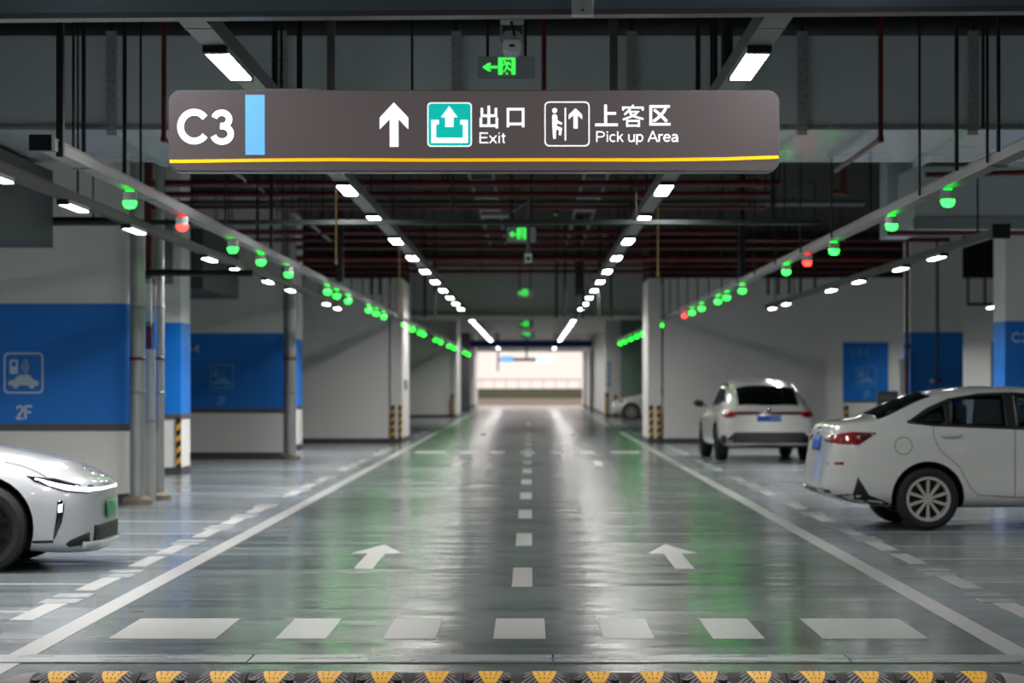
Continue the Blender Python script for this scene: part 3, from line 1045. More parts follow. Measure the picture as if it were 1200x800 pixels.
gp = indicator('green_bay_indicator', M_GREENLENS, M_GREENRING)
rp_ = indicator('red_bay_indicator', M_REDLENS, M_REDRING)
CHILD = index_children()
used = set()
HG = 1.48
for s, nm, lamps in ((-1, 'left', [(22.0, 'g'), (25.3, 'r'), (29.6, 'g'), (32.7, 'g'), (36.4, 'g'), (43.4, 'g'), (45.5, 'g'), (48.3, 'g'), (54.4, 'g'), (57, 'g'), (60, 'g'),
                                   (67.7, 'g'), (71.3, 'g'), (74.6, 'g'), (79.6, 'g'), (82.5, 'g'), (92.8, 'g'), (98, 'g'), (108, 'g'), (115, 'g'), (133, 'g'), (142, 'g')]),
                     (1, 'right', [(21.8, 'g'), (25.2, 'g'), (30.0, 'g'), (32.9, 'r'), (35.6, 'g'), (43.0, 'g'), (46.4, 'g'), (48.6, 'g'), (53.2, 'g'), (56.4, 'g'), (59.2, 'r'),
                                   (68.6, 'g'), (71.8, 'g'), (74.5, 'g'), (82, 'g'), (86, 'g'), (91, 'g'), (96.5, 'g'), (101.5, 'g')])):
    x = s * 3.28 + .05
    dend = 146 if s < 0 else 104
    d0 = 18.1 if s < 0 else 14.5
    t = thing('indicator_trunking', f'grey metal trunking carrying the {nm} row of green bay lamps', 'trunking', (x, d0, GZ + .062))
    MB().box(-.055, .055, 0, dend - d0, 0, .075).build('channel', M_TRUNK, t)
    MB().box(-.062, .062, 0, dend - d0, .075, .083).build('lid', M_TRUNK, t)
    if s < 0:
        MB().box(-.075, .075, -.12, 0, -.02, .085).build('end_box', M_BLACKSTEEL, t)
        MB().box(.04, .085, .25, .32, -.03, TOP - GZ - .062).build('hanger_post', M_BLACKSTEEL, t)
    k = 1.6
    while k < 60:
        if near_pipe(d0 + k):
            k += .3
            continue
        MB().tube((-.07, k, .02), (-.07, k, TOP - GZ - .062), .011, 6).build('hanger_rod', M_BLACKSTEEL, t)
        MB().box(-.075, .075, k - .015, k + .015, -.012, 0).build('bracket', M_STRUT, t)
        k += 3.4
    cnt = {'g': 0, 'r': 0}
    for d, c in lamps:
        p = gp if c == 'g' else rp_
        o = p if c not in used else copy_tree(p)
        used.add(c)
        o.location = (x, d, GZ)
        word = 'green' if c == 'g' else 'red'
        tag(o, f'{word} bay indicator lamp under the {nm} trunking, {ORD[cnt[c]]} {word} one from the front', 'lamp', f'{word} bay indicator lamps')
        cnt[c] += 1

# ------------------------------------------------------------------ ceiling services
# wide duct crossing above the sign
DA, DB = 25.5, 29.25
dz0, dz1 = Z(152, DA), Z(42, DA)
duct = thing('air_duct', 'wide grey air duct crossing the whole ceiling behind the hanging sign', 'duct', (0, DA, dz0))
H = dz1 - dz0
MB().box(-12, 12, 0, .02, .01, H).build('front_panel', M_DUCTFACE, duct)
MB().box(-12, 12, .02, DB - DA, 0, .02).build('bottom_panel', M_DUCT, duct)
MB().box(-12, 12, .02, DB - DA, H - .02, H).build('top_panel', M_DARKDUCT, duct)
MB().box(-12, 12, DB - DA, DB - DA + .02, 0, H).build('rear_panel', M_DUCTFACE, duct)
MB().box(-12, 12, -.025, .0, 0, .035).build('flange', M_STRUT, duct)
for px in (131, 330, 535, 740, 940, 1140):
    x = X(px, DA)
    st = MB().box(x - .047, x + .047, -.05, -.001, -.02, H + .04).build('strut', M_STRUT, duct)
    hm = MB()
    for i in range(12):
        z = .04 + i * .068
        for u in (-.018, .02):
            if (i + (u > 0)) % 2 or i % 3 == 0:
                hm.lathe([(.007, -.052), (.007, -.049)], (x + u, 0, z), 'y', 8)
    hm.build('strut_hole', M_BLACKSTEEL, st, kind='stuff')
    MB().tube((x, -.02, H), (x, -.02, TOP - dz0), .012, 6).build('hanger_rod', M_BLACKSTEEL, duct)
    if px != 330 and px != 535 and px != 740:
        MB().box(x - .05, x + .05, 0, DB - DA, -.05, -.002).build('support_channel', M_DUCT, duct)
for px in range(920, 1200, 23):
    x = X(px, DA)
    MB().lathe([(.008, -.03), (.008, -.024)], (x, 0, .018), 'y', 8).build('bolt', M_BLACKSTEEL, duct)


def pipe(name, label, pts, r, m, cat='pipe', joints=True):
    t = thing(name, label, cat, pts[0])
    o = Vector(pts[0])
    for a, b in zip(pts, pts[1:]):
        MB().tube(Vector(a) - o, Vector(b) - o, r, 10).build('pipe_body', m, t)
    if joints:
        for p in pts[1:-1]:
            q = Vector(p) - o
            MB().lathe([(r * .5, -r * 1.4), (r * 1.35, -r * .8), (r * 1.35, r * .8), (r * .5, r * 1.4)], q, n=12).build('elbow', m, t)
    return t


pipe('red_sprinkler_pipe', 'dark red vertical sprinkler pipe left of the hanging sign', [(X(192, 25), 25, TOP), (X(192, 25), 25, Z(163, 25)), (X(192, 25) + .02, 25.3, Z(163, 25) - .02)], .023, M_REDPIPE)
pipe('red_sprinkler_pipe', 'dark red vertical sprinkler pipe behind the hanging sign beside the exit light', [(X(637.5, 25), 25, TOP), (X(637.5, 25), 25, Z(150, 25)), (X(637.5, 25), 25.3, Z(150, 25))], .023, M_REDPIPE)
pipe('red_sprinkler_pipe', 'red sprinkler pipe dropping past the duct and running back under it', [(X(1032, 25), 25, TOP), (X(1032, 25), 25, Z(163, 25)), (X(1032, 25), 28.7, Z(163, 25))], .024, M_REDPIPE)

RZ = 4.22
for i, (py, r) in enumerate(((215, .05), (228, .045), (243, .035), (272, .05), (281, .04), (290, .045), (303, .07), (311, .04), (318, .05))):
    D = (RZ - HC) * F / (HY - py)
    x0, x1 = (-8, 3.4 + .12 * i) if i < 4 else (-8, 8)
    t = thing('red_sprinkler_pipe', f'dark red sprinkler pipe crossing the dark ceiling, {ORD[i]} one back from the sign', 'pipe', (0, D, RZ), 'sprinkler pipes crossing the ceiling')
    MB().tube((x0, 0, 0), (x1, 0, 0), r, 10).build('pipe_body', M_REDPIPE, t)
    for x in (-6, -3.9, -1.5, 1.6, 3.1):
        MB().lathe([(r * 1.02, -.05), (r * 1.25, -.04), (r * 1.25, .04), (r * 1.02, .05)], (x, 0, 0), 'x', 10).build('coupling', M_REDPIPE, t)
        MB().tube((x + .3, 0, 0), (x + .3, 0, TOP - RZ), .012, 6).build('hanger_rod', M_BLACKSTEEL, t)
pipe('red_sprinkler_pipe', 'red pipe bend dropping beside the grey duct over the sedan', [(X(988, 37.5), 37.4, TOP), (X(988, 37.5), 37.4, Z(226, 37.5)), (X(975, 37.5), 37.4, Z(226, 37.5))], .04, M_REDPIPE)
t = thing('grey_pipe', 'light grey pipe crossing the dark ceiling among the red pipes', 'pipe', (0, 42.6, Z(238, 42.6)))
MB().tube((-9, 0, 0), (5.2, 0, 0), .045, 12).build('pipe_body', M_TRUNK, t)
for x in (-6, -3, 0, 3):
    MB().tube((x, 0, 0), (x, 0, TOP - Z(238, 42.6)), .012, 6).build('hanger_rod', M_BLACKSTEEL, t)
t = thing('cable_tray', 'dark cable tray crossing the lane below the red pipes', 'tray', (0, 31.2, Z(263, 31.2)))
MB().box(-9, 3.3, -.08, .08, 0, .012).build('tray_base', M_DARKTRUNK, t)
MB().box(-9, 3.3, -.085, -.078, 0, .05).build('tray_edge', M_DARKTRUNK, t)
MB().box(-9, 3.3, .078, .085, 0, .05).build('tray_edge', M_DARKTRUNK, t)
for x in (-7.2, -5, -2.9, -.9, 1.2, 2.9):
    MB().tube((x, 0, 0), (x, 0, TOP - Z(263, 31.2)), .010, 6).build('hanger_rod', M_BLACKSTEEL, t)
pipe('black_pipe', 'black pipe running from the red riser to the left bays', [(X(174, 34.7) - .02, 34.4, Z(320, 34.6)), (-3.5, 34.4, Z(321, 34.6))], .045, M_BLACKSTEEL)
tag(MB().tube((-9, 30.6, Z(260, 30.6)), (X(140, 30.6), 30.6, Z(259, 30.6)), .05, 10).build('black_pipe', M_BLACKSTEEL), 'short thick black pipe over the electric car before the blue wall', 'pipe')

# longitudinal ladder trays high under the slab
for nm, x in (('left', -.72), ('right', .95)):
    t = thing('ladder_tray', f'pale ladder cable tray high under the dark ceiling, {nm} of the exit lights', 'tray', (x, 33, 4.5))
    for u in (-.17, .17):
        MB().box(u - .015, u + .015, 0, 27, 0, .07).build('side_rail', M_TRUNK, t)
    for k in range(8):
        MB().box(-.155, .155, .6 + k * 3.4, 1.5 + k * 3.4, 0, .02).build('rung_plate', M_TRUNK, t)

# pale cross pole with camera at its foot
t = thing('camera_pole', 'pale hanging pole with side braces carrying a small camera', 'pole', (X(619, 40.5), 40.5, Z(308, 40.5)))
MB().tube((0, 0, .1), (0, 0, TOP - Z(308, 40.5)), .03, 10).build('pole', M_TRUNK, t)
MB().box(-.055, .055, -.06, .06, 0, .14).build('camera_body', M_WHITEBOX, t)
MB().lathe([(.03, -.065), (.03, -.058)], (0, 0, .06), 'y', 12).build('camera_lens', M_CAMDARK, t)
for s in (-1,):
    MB().tube((-.02, 0, .90), (-.24, 0, .76), .018, 8).build('brace', M_TRUNK, t)
tb = tag(MB().box(X(564, 43.6), X(596, 43.6), 43.3, 43.9, Z(254, 43.6), Z(249, 43.6)).build('ceiling_panel', M_TRUNK), 'pale grey bracket panel hanging under the grey ceiling pipe', 'panel')
gl = thing('detector_light', 'tiny round green detector light in the dark ceiling', 'detector', (X(651, 44), 44, Z(250, 44)))
MB().lathe([(.05, .05), (.05, .0), (.035, -.01)], n=14).build('base', M_CAMDARK, gl)
MB().lathe([(.025, -.011), (.02, -.03)], n=12).build('lens', mat('dim_green_lens', (20, 150, 40), .4, emit=.5, ecol=(20, 170, 50)), gl)
MB().tube((0, 0, .05), (0, 0, TOP - Z(250, 44)), .008, 6).build('hanger_rod', M_BLACKSTEEL, gl)

# small sprinkler clusters on the left of the ceiling (pale bent fittings)
for i, (px, py) in enumerate(((282, 208), (304, 221), (348, 253), (370, 268), (383, 279))):
    D = 30.5 + 2.6 * i if i < 2 else 36 + 1.6 * (i - 2)
    t = thing('pipe_fitting', f'pale flexible pipe fitting among the ceiling pipes left of the lane lamps, {ORD[i]} one back', 'fitting', (X(px, D), D, Z(py, D)), 'pale ceiling fittings')
    MB().tube((-.06, 0, .05), (.02, .03, 0), .022, 8).build('elbow', M_STRUT, t)
    MB().tube((.02, .03, 0), (.05, .06, -.04), .014, 8).build('nozzle', M_STRUT, t)
    MB().tube((-.06, 0, .05), (-.06, 0, TOP - Z(py, D)), .01, 6).build('drop_pipe', M_BLACKSTEEL, t)

# ducts over the bays
def side_duct(x0, x1, y0, y1, z0, z1, label, m, flange=True):
    t = thing('bay_duct', label, 'duct', ((x0 + x1) / 2, y0, z0))
    hx = (x1 - x0) / 2
    MB().box(-hx, hx, 0, y1 - y0, 0, z1 - z0).build('duct_body', m, t)
    for k in (.1, .58 if y0 < 20 else .9):
        MB().tube((0, (y1 - y0) * k, z1 - z0), (0, (y1 - y0) * k, TOP - z0), .012, 6).build('hanger_rod', M_BLACKSTEEL, t)
    if flange:
        MB().box(-hx - .02, hx + .02, -.03, -.001, -.03, .12).build('flange', M_STRUT, t)
        MB().box(-hx - .02, hx + .02, y1 - y0 - .06, y1 - y0 + .01, -.03, -.001).build('rear_flange', M_STRUT, t)
    return t


side_duct(-7.0, -5.25, 18, 30.0, 2.98, 3.82, 'dark duct along the bays above the electric car', M_DARKDUCT, False)
side_duct(-7.0, -5.75, 36, 43.9, 3.08, 4.1, 'dark duct section between the red riser and the white column', M_DARKDUCT, False)
side_duct(-7.0, -5.52, 46.0, 51.6, 3.08, 4.1, 'dark duct section before the second blue wall', M_DARKDUCT, False)
side_duct(X(1072, 35), 10, 35, 36.6, Z(266, 35), Z(195, 35), 'pale flanged duct crossing over the sedan bays', M_DUCTFACE)
side_duct(X(1040, 36.8), X(1071, 36.8), 36.8, 37.6, Z(277, 36.8), TOP - .01, 'upright pale duct riser beside the flanged duct', M_DUCTFACE, False)
side_duct(X(1170, 31), 9, 30.6, 33.5, Z(235, 31), Z(196, 31), 'grey duct end at the picture edge over the sedan', M_DARKDUCT, False) if False else None
pipe('red_sprinkler_pipe', 'straight red pipe under the pale flanged duct over the sedan', [(X(1040, 35.2), 35.2, Z(266, 35) - .066), (10, 35.2, Z(266, 35) - .066)], .035, M_REDPIPE)
pipe('red_sprinkler_pipe', 'red pipe along the top of the pale flanged duct', [(X(1085, 33.5), 33.5, Z(205, 33.5)), (9, 33.5, Z(196, 33.5))], .035, M_REDPIPE)
for i, (px, d, y0, y1, w) in enumerate(((98, 21, 22, 178, 5), (146, 22.4, 22, 205, 5), (322, 22.5, 15, 105, 7), (351, 22.8, 15, 105, 7), (483, 23.5, 15, 106, 3), (818, 23, 13, 106, 6), (838, 22.5, 13, 97, 6),
                                        (852, 21.6, 13, 95, 14), (1121, 20.6, 10, 200, 5), (1170, 18.5, 10, 178, 5), (1152, 24.5, 10, 150, 4), (318, 36, 200, 300, 4), (905, 33, 200, 262, 4), (1020, 30, 200, 252, 4))):
    o = MB().tube((X(px, d), d, Z(y1, d)), (X(px, d), d, TOP), w / 2 * d / F, 8).build('hanger_rod', M_BLACKSTEEL)
    side = 'left of the hanging sign' if px < 198 else 'above the hanging sign' if px < 915 else 'right of the hanging sign'
    tag(o, f'black loose hanger rod {side}, {ORD[i]} of eleven in order' if y0 < 100 else f'thin black hanger rod below the duct in the ceiling, {ORD[i - 11]} of three', 'rod', 'loose black hanger rods')
FR = [652, 662, 675, 683, 702, 716, 498, 510, 435, 445, 900, 912, 925, 938, 955]
for i, (px, d) in enumerate(((652, 62), (662, 64), (675, 65), (683, 66), (702, 64.5), (716, 66), (498, 66), (510, 65), (435, 64), (445, 65), (900, 62), (912, 63), (925, 64), (938, 62), (955, 63))):
    o = MB().tube((X(px, d), d, Z(372 if 470 < px < 770 else 345, d)), (X(px, d), d, TOP), .03, 6).build('hanger_rod', M_BLACKSTEEL)
    tag(o, f'thin dark far hanger rod before the grey beam, {ORD[sorted(FR).index(px)]} from the left', 'rod', 'far hanger rods before the walls')
o = tag(MB().box(X(676, 60), X(684, 60), 60.6, 60.75, Z(345, 60), TOP).build('hanger_post', M_BLACKSTEEL), 'thick dark hanger post right of the exit lights before the beam', 'post')
o = tag(MB().box(X(866, 46), X(873, 46), 45.9, 46.05, Z(331, 46), TOP).build('hanger_post', M_BLACKSTEEL), 'thick dark hanger post at the far green lamps on the sedan side', 'post')
o = tag(MB().box(X(394.5, 44), X(402, 44), 43.95, 44.1, Z(330, 44), TOP).build('hanger_post', M_BLACKSTEEL), 'thick dark hanger post behind the left lane lamps', 'post')

# rail across the very top of the picture, and the small white fitting on it
rail = thing('shutter_rail', 'blue-grey steel shutter rail across the top of the picture', 'rail', (0, 12.5, 3.178))
rail.rotation_euler = (0, -.0075, 0)
MB().box(-5, 5, 0, .14, .004, .03).build('bottom_lip', M_TRUNK, rail)
MB().prism([(.0, .03), (.14, .03), (.14, .3), (.03, .3), (.02, .2), (.0, .19), (.012, .12), (.0, .11)], -5, 5, 'x').build('rail_body', mat('blue_grey_steel', (128, 150, 164), .4, .3, var=.1, scale=5, stretch=(.2, 4, 4)), rail)
fx = thing('conduit_fitting', 'small white conduit end hanging before the shutter rail', 'fitting', (X(682.5, 12.2), 12.2, Z(18.5, 12.2)))
MB().prism(rr(-.048, -.04, .048, .04, .01, 2), 0, .6, 'z').build('casing', M_WHITEBOX, fx)
MB().lathe([(.006, -.043), (.006, -.039)], (0, 0, .02), 'y', 10).build('screw', M_CAMDARK, fx)
MB().tube((0, 0, .6), (0, 0, TOP - Z(18.5, 12.2)), .03, 10).build('conduit', M_WHITEBOX, fx)

# cctv camera seen from behind, above the exit light
cm = thing('security_camera', 'grey security camera hanging above the nearest green exit light', 'camera', (X(600, 21), 21, Z(62, 21)))
MB().prism([(p[0], p[1]) for p in rr(-.075, 0, .075, .155, .045, 4)], -.12, .25, 'y').build('camera_body', M_EXITBOX, cm)
MB().prism([(p[0], p[1]) for p in rr(-.07, .005, .07, .085, .03, 4)], -.135, -.12, 'y').build('rear_cap', M_WHITEBOX, cm)
MB().box(-.02, .02, -.139, -.134, .03, .05).build('socket', M_CAMDARK, cm)
for s in (-1, 1):
    MB().box(s * .085 - .006, s * .085 + .006, -.03, .03, .07, .24).build('bracket_arm', M_STRUT, cm)
MB().box(-.09, .09, -.04, .04, .22, .25).build('bracket_plate', M_WHITEBOX, cm)
MB().box(-.033, .033, -.03, .03, .25, TOP - Z(62, 21)).build('mount_pole', M_STRUT, cm)
MB().tube((-.005, -.05, .23), (.02, -.15, .12), .012, 8).build('cable', M_CAMDARK, cm)


# ------------------------------------------------------------------ green exit lights
def exit_light(px0, py0, px1, py1, D, label, detail=True):
    k = D / F
    w, h = (px1 - px0) * k, (py1 - py0) * k
    t = thing('exit_light', label, 'exit sign', (X((px0 + px1) / 2, D), D, Z(py1, D)), 'green exit lights')
    MB().prism(rr(-w / 2, 0, w / 2, h, .015, 3), 0, .05, 'y').build('casing', M_EXITBOX, t)

    def P(u, v): return (-w / 2 + u * w, h - v * h)

    def g(pts, name): return MB().prism([P(*p) for p in pts], -.004, 0, 'y').build(name, M_EXITGREEN, t)
    # 600 x 245 reading of the face
    def q(pts): return [((a - 170) / 600, (b - 500) / 245) for a, b in pts]
    g(q([(218, 615), (280, 570), (312, 573), (288, 602), (375, 602), (375, 628), (288, 628), (312, 658), (280, 658)]), 'arrow')
    g(q([(383, 512), (430, 512), (430, 695), (383, 695)]), 'door_jamb')
    g(q([(522, 512), (564, 512), (564, 695), (522, 695)]), 'door_jamb')
    g(q([(430, 512), (522, 512), (522, 535), (430, 535)]), 'door_head')
    g(q([(440, 540), (462, 540), (462, 562), (440, 562)]), 'runner_head')
    g(q([(462, 562), (500, 556), (520, 590), (508, 598), (492, 576), (482, 605), (505, 632), (530, 640), (526, 655), (498, 650), (474, 628), (458, 660), (438, 668), (434, 656), (450, 646), (466, 590), (448, 590), (434, 608), (426, 598), (440, 575)]), 'runner')
    g(q([(458, 680), (480, 672), (492, 690), (462, 692)]), 'runner_foot')
    for u in (-.33, .33):
        MB().tube((u * w, .025, h), (u * w, .025, TOP - Z(py1, D)), .012 if D < 30 else .018, 6).build('hanger_rod', M_BLACKSTEEL, t)
    return t


exit_light(560, 66, 627, 93, 22, 'nearest green exit light with arrow, above the hanging sign')
exit_light(594, 266, 628, 284, 42.2, 'green exit light below the hanging sign, beside the camera pole')
exit_light(605.5, 338.5, 625, 349, 73, 'small green exit light before the grey beam')
exit_light(608.5, 376, 625, 384.5, 100, 'distant green exit light just under the grey beam, upper of two')
exit_light(610.5, 385, 626.5, 396, 132, 'most distant green exit light, lower of two under the beam')

# ------------------------------------------------------------------ the hanging sign
SD = 13.45
SCX, SCY = 555.5, 153.5
k = SD / F
sign = thing('hanging_sign', 'long dark grey illuminated direction sign reading C3, Exit and Pick up Area', 'sign', (X(SCX, SD), SD, Z(SCY, SD)))
sign.rotation_euler = (0, -.0021, 0)


def S(px, py):
    py = py + (px - SCX) * .0021          # undo the sign's small tilt for readings taken from the picture
    return ((px - SCX) * k, -(py - SCY) * k)


def SY(py): return -(py - SCY) * k


def sp(pts, name, m, d0=-.003, d1=0, parent=None):
    return MB().prism([S(*p) for p in pts], d0, d1, 'y').build(name, m, parent or sign)


outer = [S(*p) for p in rr(197.5, 105.5, 913.5, 201.5, 14, 6)]
MB().prism(outer, .001, .12, 'y').build('casing', M_SIGNEDGE, sign)
face = MB().prism([S(*p) for p in rr(198.7, 106.5, 912.3, 199.8, 13, 6)], -.002, .0008, 'y').build('face_panel', M_SIGNFACE, sign)
f0, f1 = -.005, -.0022
lettering('C', S(208.6, 0)[0], S(246, 0)[0], SY(167.5), SY(128), f0, f1, 'zone_letter', M_SIGNWHITE, sign, .19)
lettering('3', S(247.6, 0)[0], S(276, 0)[0], SY(167.5), SY(128.8), f0, f1, 'zone_letter', M_SIGNWHITE, sign, .185)
sp([(287.7, 111.2), (310.3, 111.2), (310.3, 181.4), (287.7, 181.4)], 'blue_bar', M_SIGNBLUE, f0, f1)
line = [(198.9, 187.2), (213, 187.3), (310, 185.9), (390, 185.2), (500, 185.8), (640, 185.4), (760, 185.6), (850, 184.4), (912.2, 182.2)]
sp(line + [(a, b + 3.7) for a, b in reversed(line)], 'yellow_line', M_SIGNYELLOW, f0, f1)
sp([(461.6, 120), (478.6, 138), (478.6, 151.6), (467, 139.6), (467, 172), (456.8, 172), (456.8, 139.6), (445, 151.6), (445, 138)], 'white_arrow', M_SIGNWHITE, f0, f1)
ti = sp(rr(500.8, 120, 553, 172, 4.5), 'exit_tile', M_SIGNWHITE, f0, f1)
sp(rr(502.2, 121.4, 551.6, 170.6, 3.6), 'teal_field', M_SIGNTEAL, -.0065, -.005, ti)
sp([(526.6, 124.4), (536.4, 137.6), (531.6, 137.6), (531.6, 148.8), (521.8, 148.8), (521.8, 137.6), (516.8, 137.6)], 'tile_arrow', M_SIGNWHITE, -.008, -.0065, ti)
sp([(505.4, 140.6), (514.4, 140.6), (514.4, 146), (511.2, 146), (511.2, 161.6), (542.6, 161.6), (542.6, 146), (539.4, 146), (539.4, 140.6), (548.4, 140.6), (548.4, 167.6), (505.4, 167.6)], 'tile_tray', M_SIGNWHITE, -.008, -.0065, ti)
text('出', S(562, 0)[0], S(583.8, 0)[0], SY(150.5), SY(124), f0, f1, 'exit_character', M_SIGNWHITE, sign, .018)
text('口', S(593.8, 0)[0], S(614.6, 0)[0], SY(149.3), SY(126.6), f0, f1, 'exit_character', M_SIGNWHITE, sign, .018)
lettering('Exit', S(561, 0)[0], S(593, 0)[0], SY(167.8), SY(155.4), f0, f1, 'exit_lettering', M_SIGNWHITE, sign, .125)
MB().ring([S(*p) for p in rr(638, 119, 691, 171.6, 5.5)], [S(*p) for p in rr(639.4, 120.4, 689.6, 170.2, 4.6)], f0, f1).build('pick_up_border', M_SIGNWHITE, sign)
sp(circ(650, 129.6, 3.0), 'pictogram_head', M_SIGNWHITE, f0, f1)
sp([(648.5, 134), (651, 134), (653, 135.6), (653.4, 141), (659, 144), (658.2, 146.4), (652.6, 144.2), (652.8, 147.6), (658.6, 150.2), (657.6, 158.6), (654.6, 158.2), (655, 152.6), (651.8, 151.6), (651.4, 162.6), (648.2, 162.6), (647.2, 148), (647, 136)], 'pictogram_body', M_SIGNWHITE, f0, f1)
sp([(661.6, 126.4), (663.4, 126.4), (663.4, 164.6), (661.6, 164.6)], 'divider_line', M_SIGNWHITE, f0, f1)
sp([(674.5, 126.8), (682.3, 134.5), (682.3, 140), (677, 135), (677, 150.6), (672, 150.6), (672, 135), (666.5, 140), (666.5, 134.5)], 'pick_up_arrow', M_SIGNWHITE, f0, f1)
text('上', S(697.3, 0)[0], S(724, 0)[0], SY(148.2), SY(123), f0, f1, 'pick_up_character', M_SIGNWHITE, sign, .018)
lettering('ke', S(728.6, 0)[0], S(754.8, 0)[0], SY(149), SY(123.2), f0, f1, 'pick_up_character', M_SIGNWHITE, sign, .088)
text('区', S(761, 0)[0], S(785.6, 0)[0], SY(147.6), SY(123.8), f0, f1, 'pick_up_character', M_SIGNWHITE, sign, .018)
lettering('Pick up Area', S(697.8, 0)[0], S(795.6, 0)[0], SY(166.6), SY(154.2), f0, f1, 'pick_up_lettering', M_SIGNWHITE, sign, .115)
MB().box(S(298, 0)[0], S(373, 0)[0], .03, .1, SY(106), SY(102.4)).build('power_box', M_SIGNEDGE, sign)
for a, b in ((382.5, 391.5), (715, 724.3)):
    MB().box(S(a, 0)[0], S(b, 0)[0], .04, .08, SY(107), TOP - Z(SCY, SD) - .01).build('hanger_post', M_BLACKSTEEL, sign)


# ------------------------------------------------------------------ cars
def loft(stations, lean=0.0):
    ringv, vs, fs = [], [], []
    for si, (x, zl, zh, zt, wl, wm, wh, wt) in enumerate(stations):
        sh = lean * {0: 1, 1: .95, 2: .6}.get(si, 0)
        half = [(0, zl), (.78 * wl, zl), (wl, zl + .045), (wm, (zl * .55 + zh * .45)), (wm * .99, zh - .09), (wh, zh),
                (wt + (wh - wt) * .42, zh + (zt - zh) * .52), (wt, zt - min(.05, (zt - zh) * .25)), (wt * .6, zt - .006), (0, zt)]
        pts = [(x + sh * (z - .55), y, z) for y, z in half] + [(x + sh * (z - .55), -y, z) for y, z in half[8:0:-1]]
        ringv.append(len(vs))
        vs += pts
    n = 18
    for a, b in zip(ringv, ringv[1:]):
        for i in range(n):
            fs.append((a + i, a + (i + 1) % n, b + (i + 1) % n, b + i))
    for a, fl in ((ringv[0], False), (ringv[-1], True)):
        for i in range(9):
            m0, m1 = (n - i) % n, n - i - 1
            f = [a + i, a + i + 1, a + m1, a + m0]
            f = list(dict.fromkeys(f))
            fs.append(tuple(reversed(f)) if fl else tuple(f))
    return vs, fs


def car_body(stations, wheels, wr, paint, tunnels=(), lean=0.0):
    vs, fs = loft(stations, lean)
    me = bpy.data.meshes.new('car_body')
    me.from_pydata(vs, [], fs)
    bm = bmesh.new()
    bm.from_mesh(me)
    bmesh.ops.recalc_face_normals(bm, faces=bm.faces)
    bm.to_mesh(me)
    bm.free()
    me.materials.append(paint)
    me.materials.append(M_CARDARK)
    o = bpy.data.objects.new('car_body', me)
    COL.objects.link(o)
    s = o.modifiers.new('s', 'SUBSURF')
    s.levels = s.render_levels = 2
    dg = bpy.context.evaluated_depsgraph_get()
    base = bpy.data.meshes.new_from_object(o.evaluated_get(dg))
    bvh = BVHTree.FromPolygons([v.co.copy() for v in base.vertices], [tuple(p.vertices) for p in base.polygons])
    cut = []
    for x in wheels:
        for s_ in (-1, 1):
            a = sorted((s_ * .52, s_ * 1.3))
            cut.append(MB().lathe([(wr + .055, a[0]), (wr + .055, a[1])], (x, 0, wr + .01), 'y', 32).build('cutter', M_CARDARK))
    for poly in tunnels:
        cut.append(MB().prism(poly, -1.3, 1.3, 'y').build('cutter', M_CARDARK))
    for c in cut:
        b = o.modifiers.new('b', 'BOOLEAN')
        b.operation = 'DIFFERENCE'
        b.object = c
        b.solver = 'EXACT'
        b.material_mode = 'TRANSFER'
    bpy.context.view_layer.update()
    dg = bpy.context.evaluated_depsgraph_get()
    new = bpy.data.meshes.new_from_object(o.evaluated_get(dg))
    for c in cut:
        bpy.data.objects.remove(c)
    o.modifiers.clear()
    o.data = new
    new.polygons.foreach_set('use_smooth', [True] * len(new.polygons))
    new.set_sharp_from_angle(angle=.7)
    return o, bvh


def inside(p, poly):
    c = False
    n = len(poly)
    for i in range(n):
        a, b = poly[i], poly[i - 1]
        if (a[1] > p[1]) != (b[1] > p[1]) and p[0] < (b[0] - a[0]) * (p[1] - a[1]) / (b[1] - a[1]) + a[0]:
            c = not c
    return c


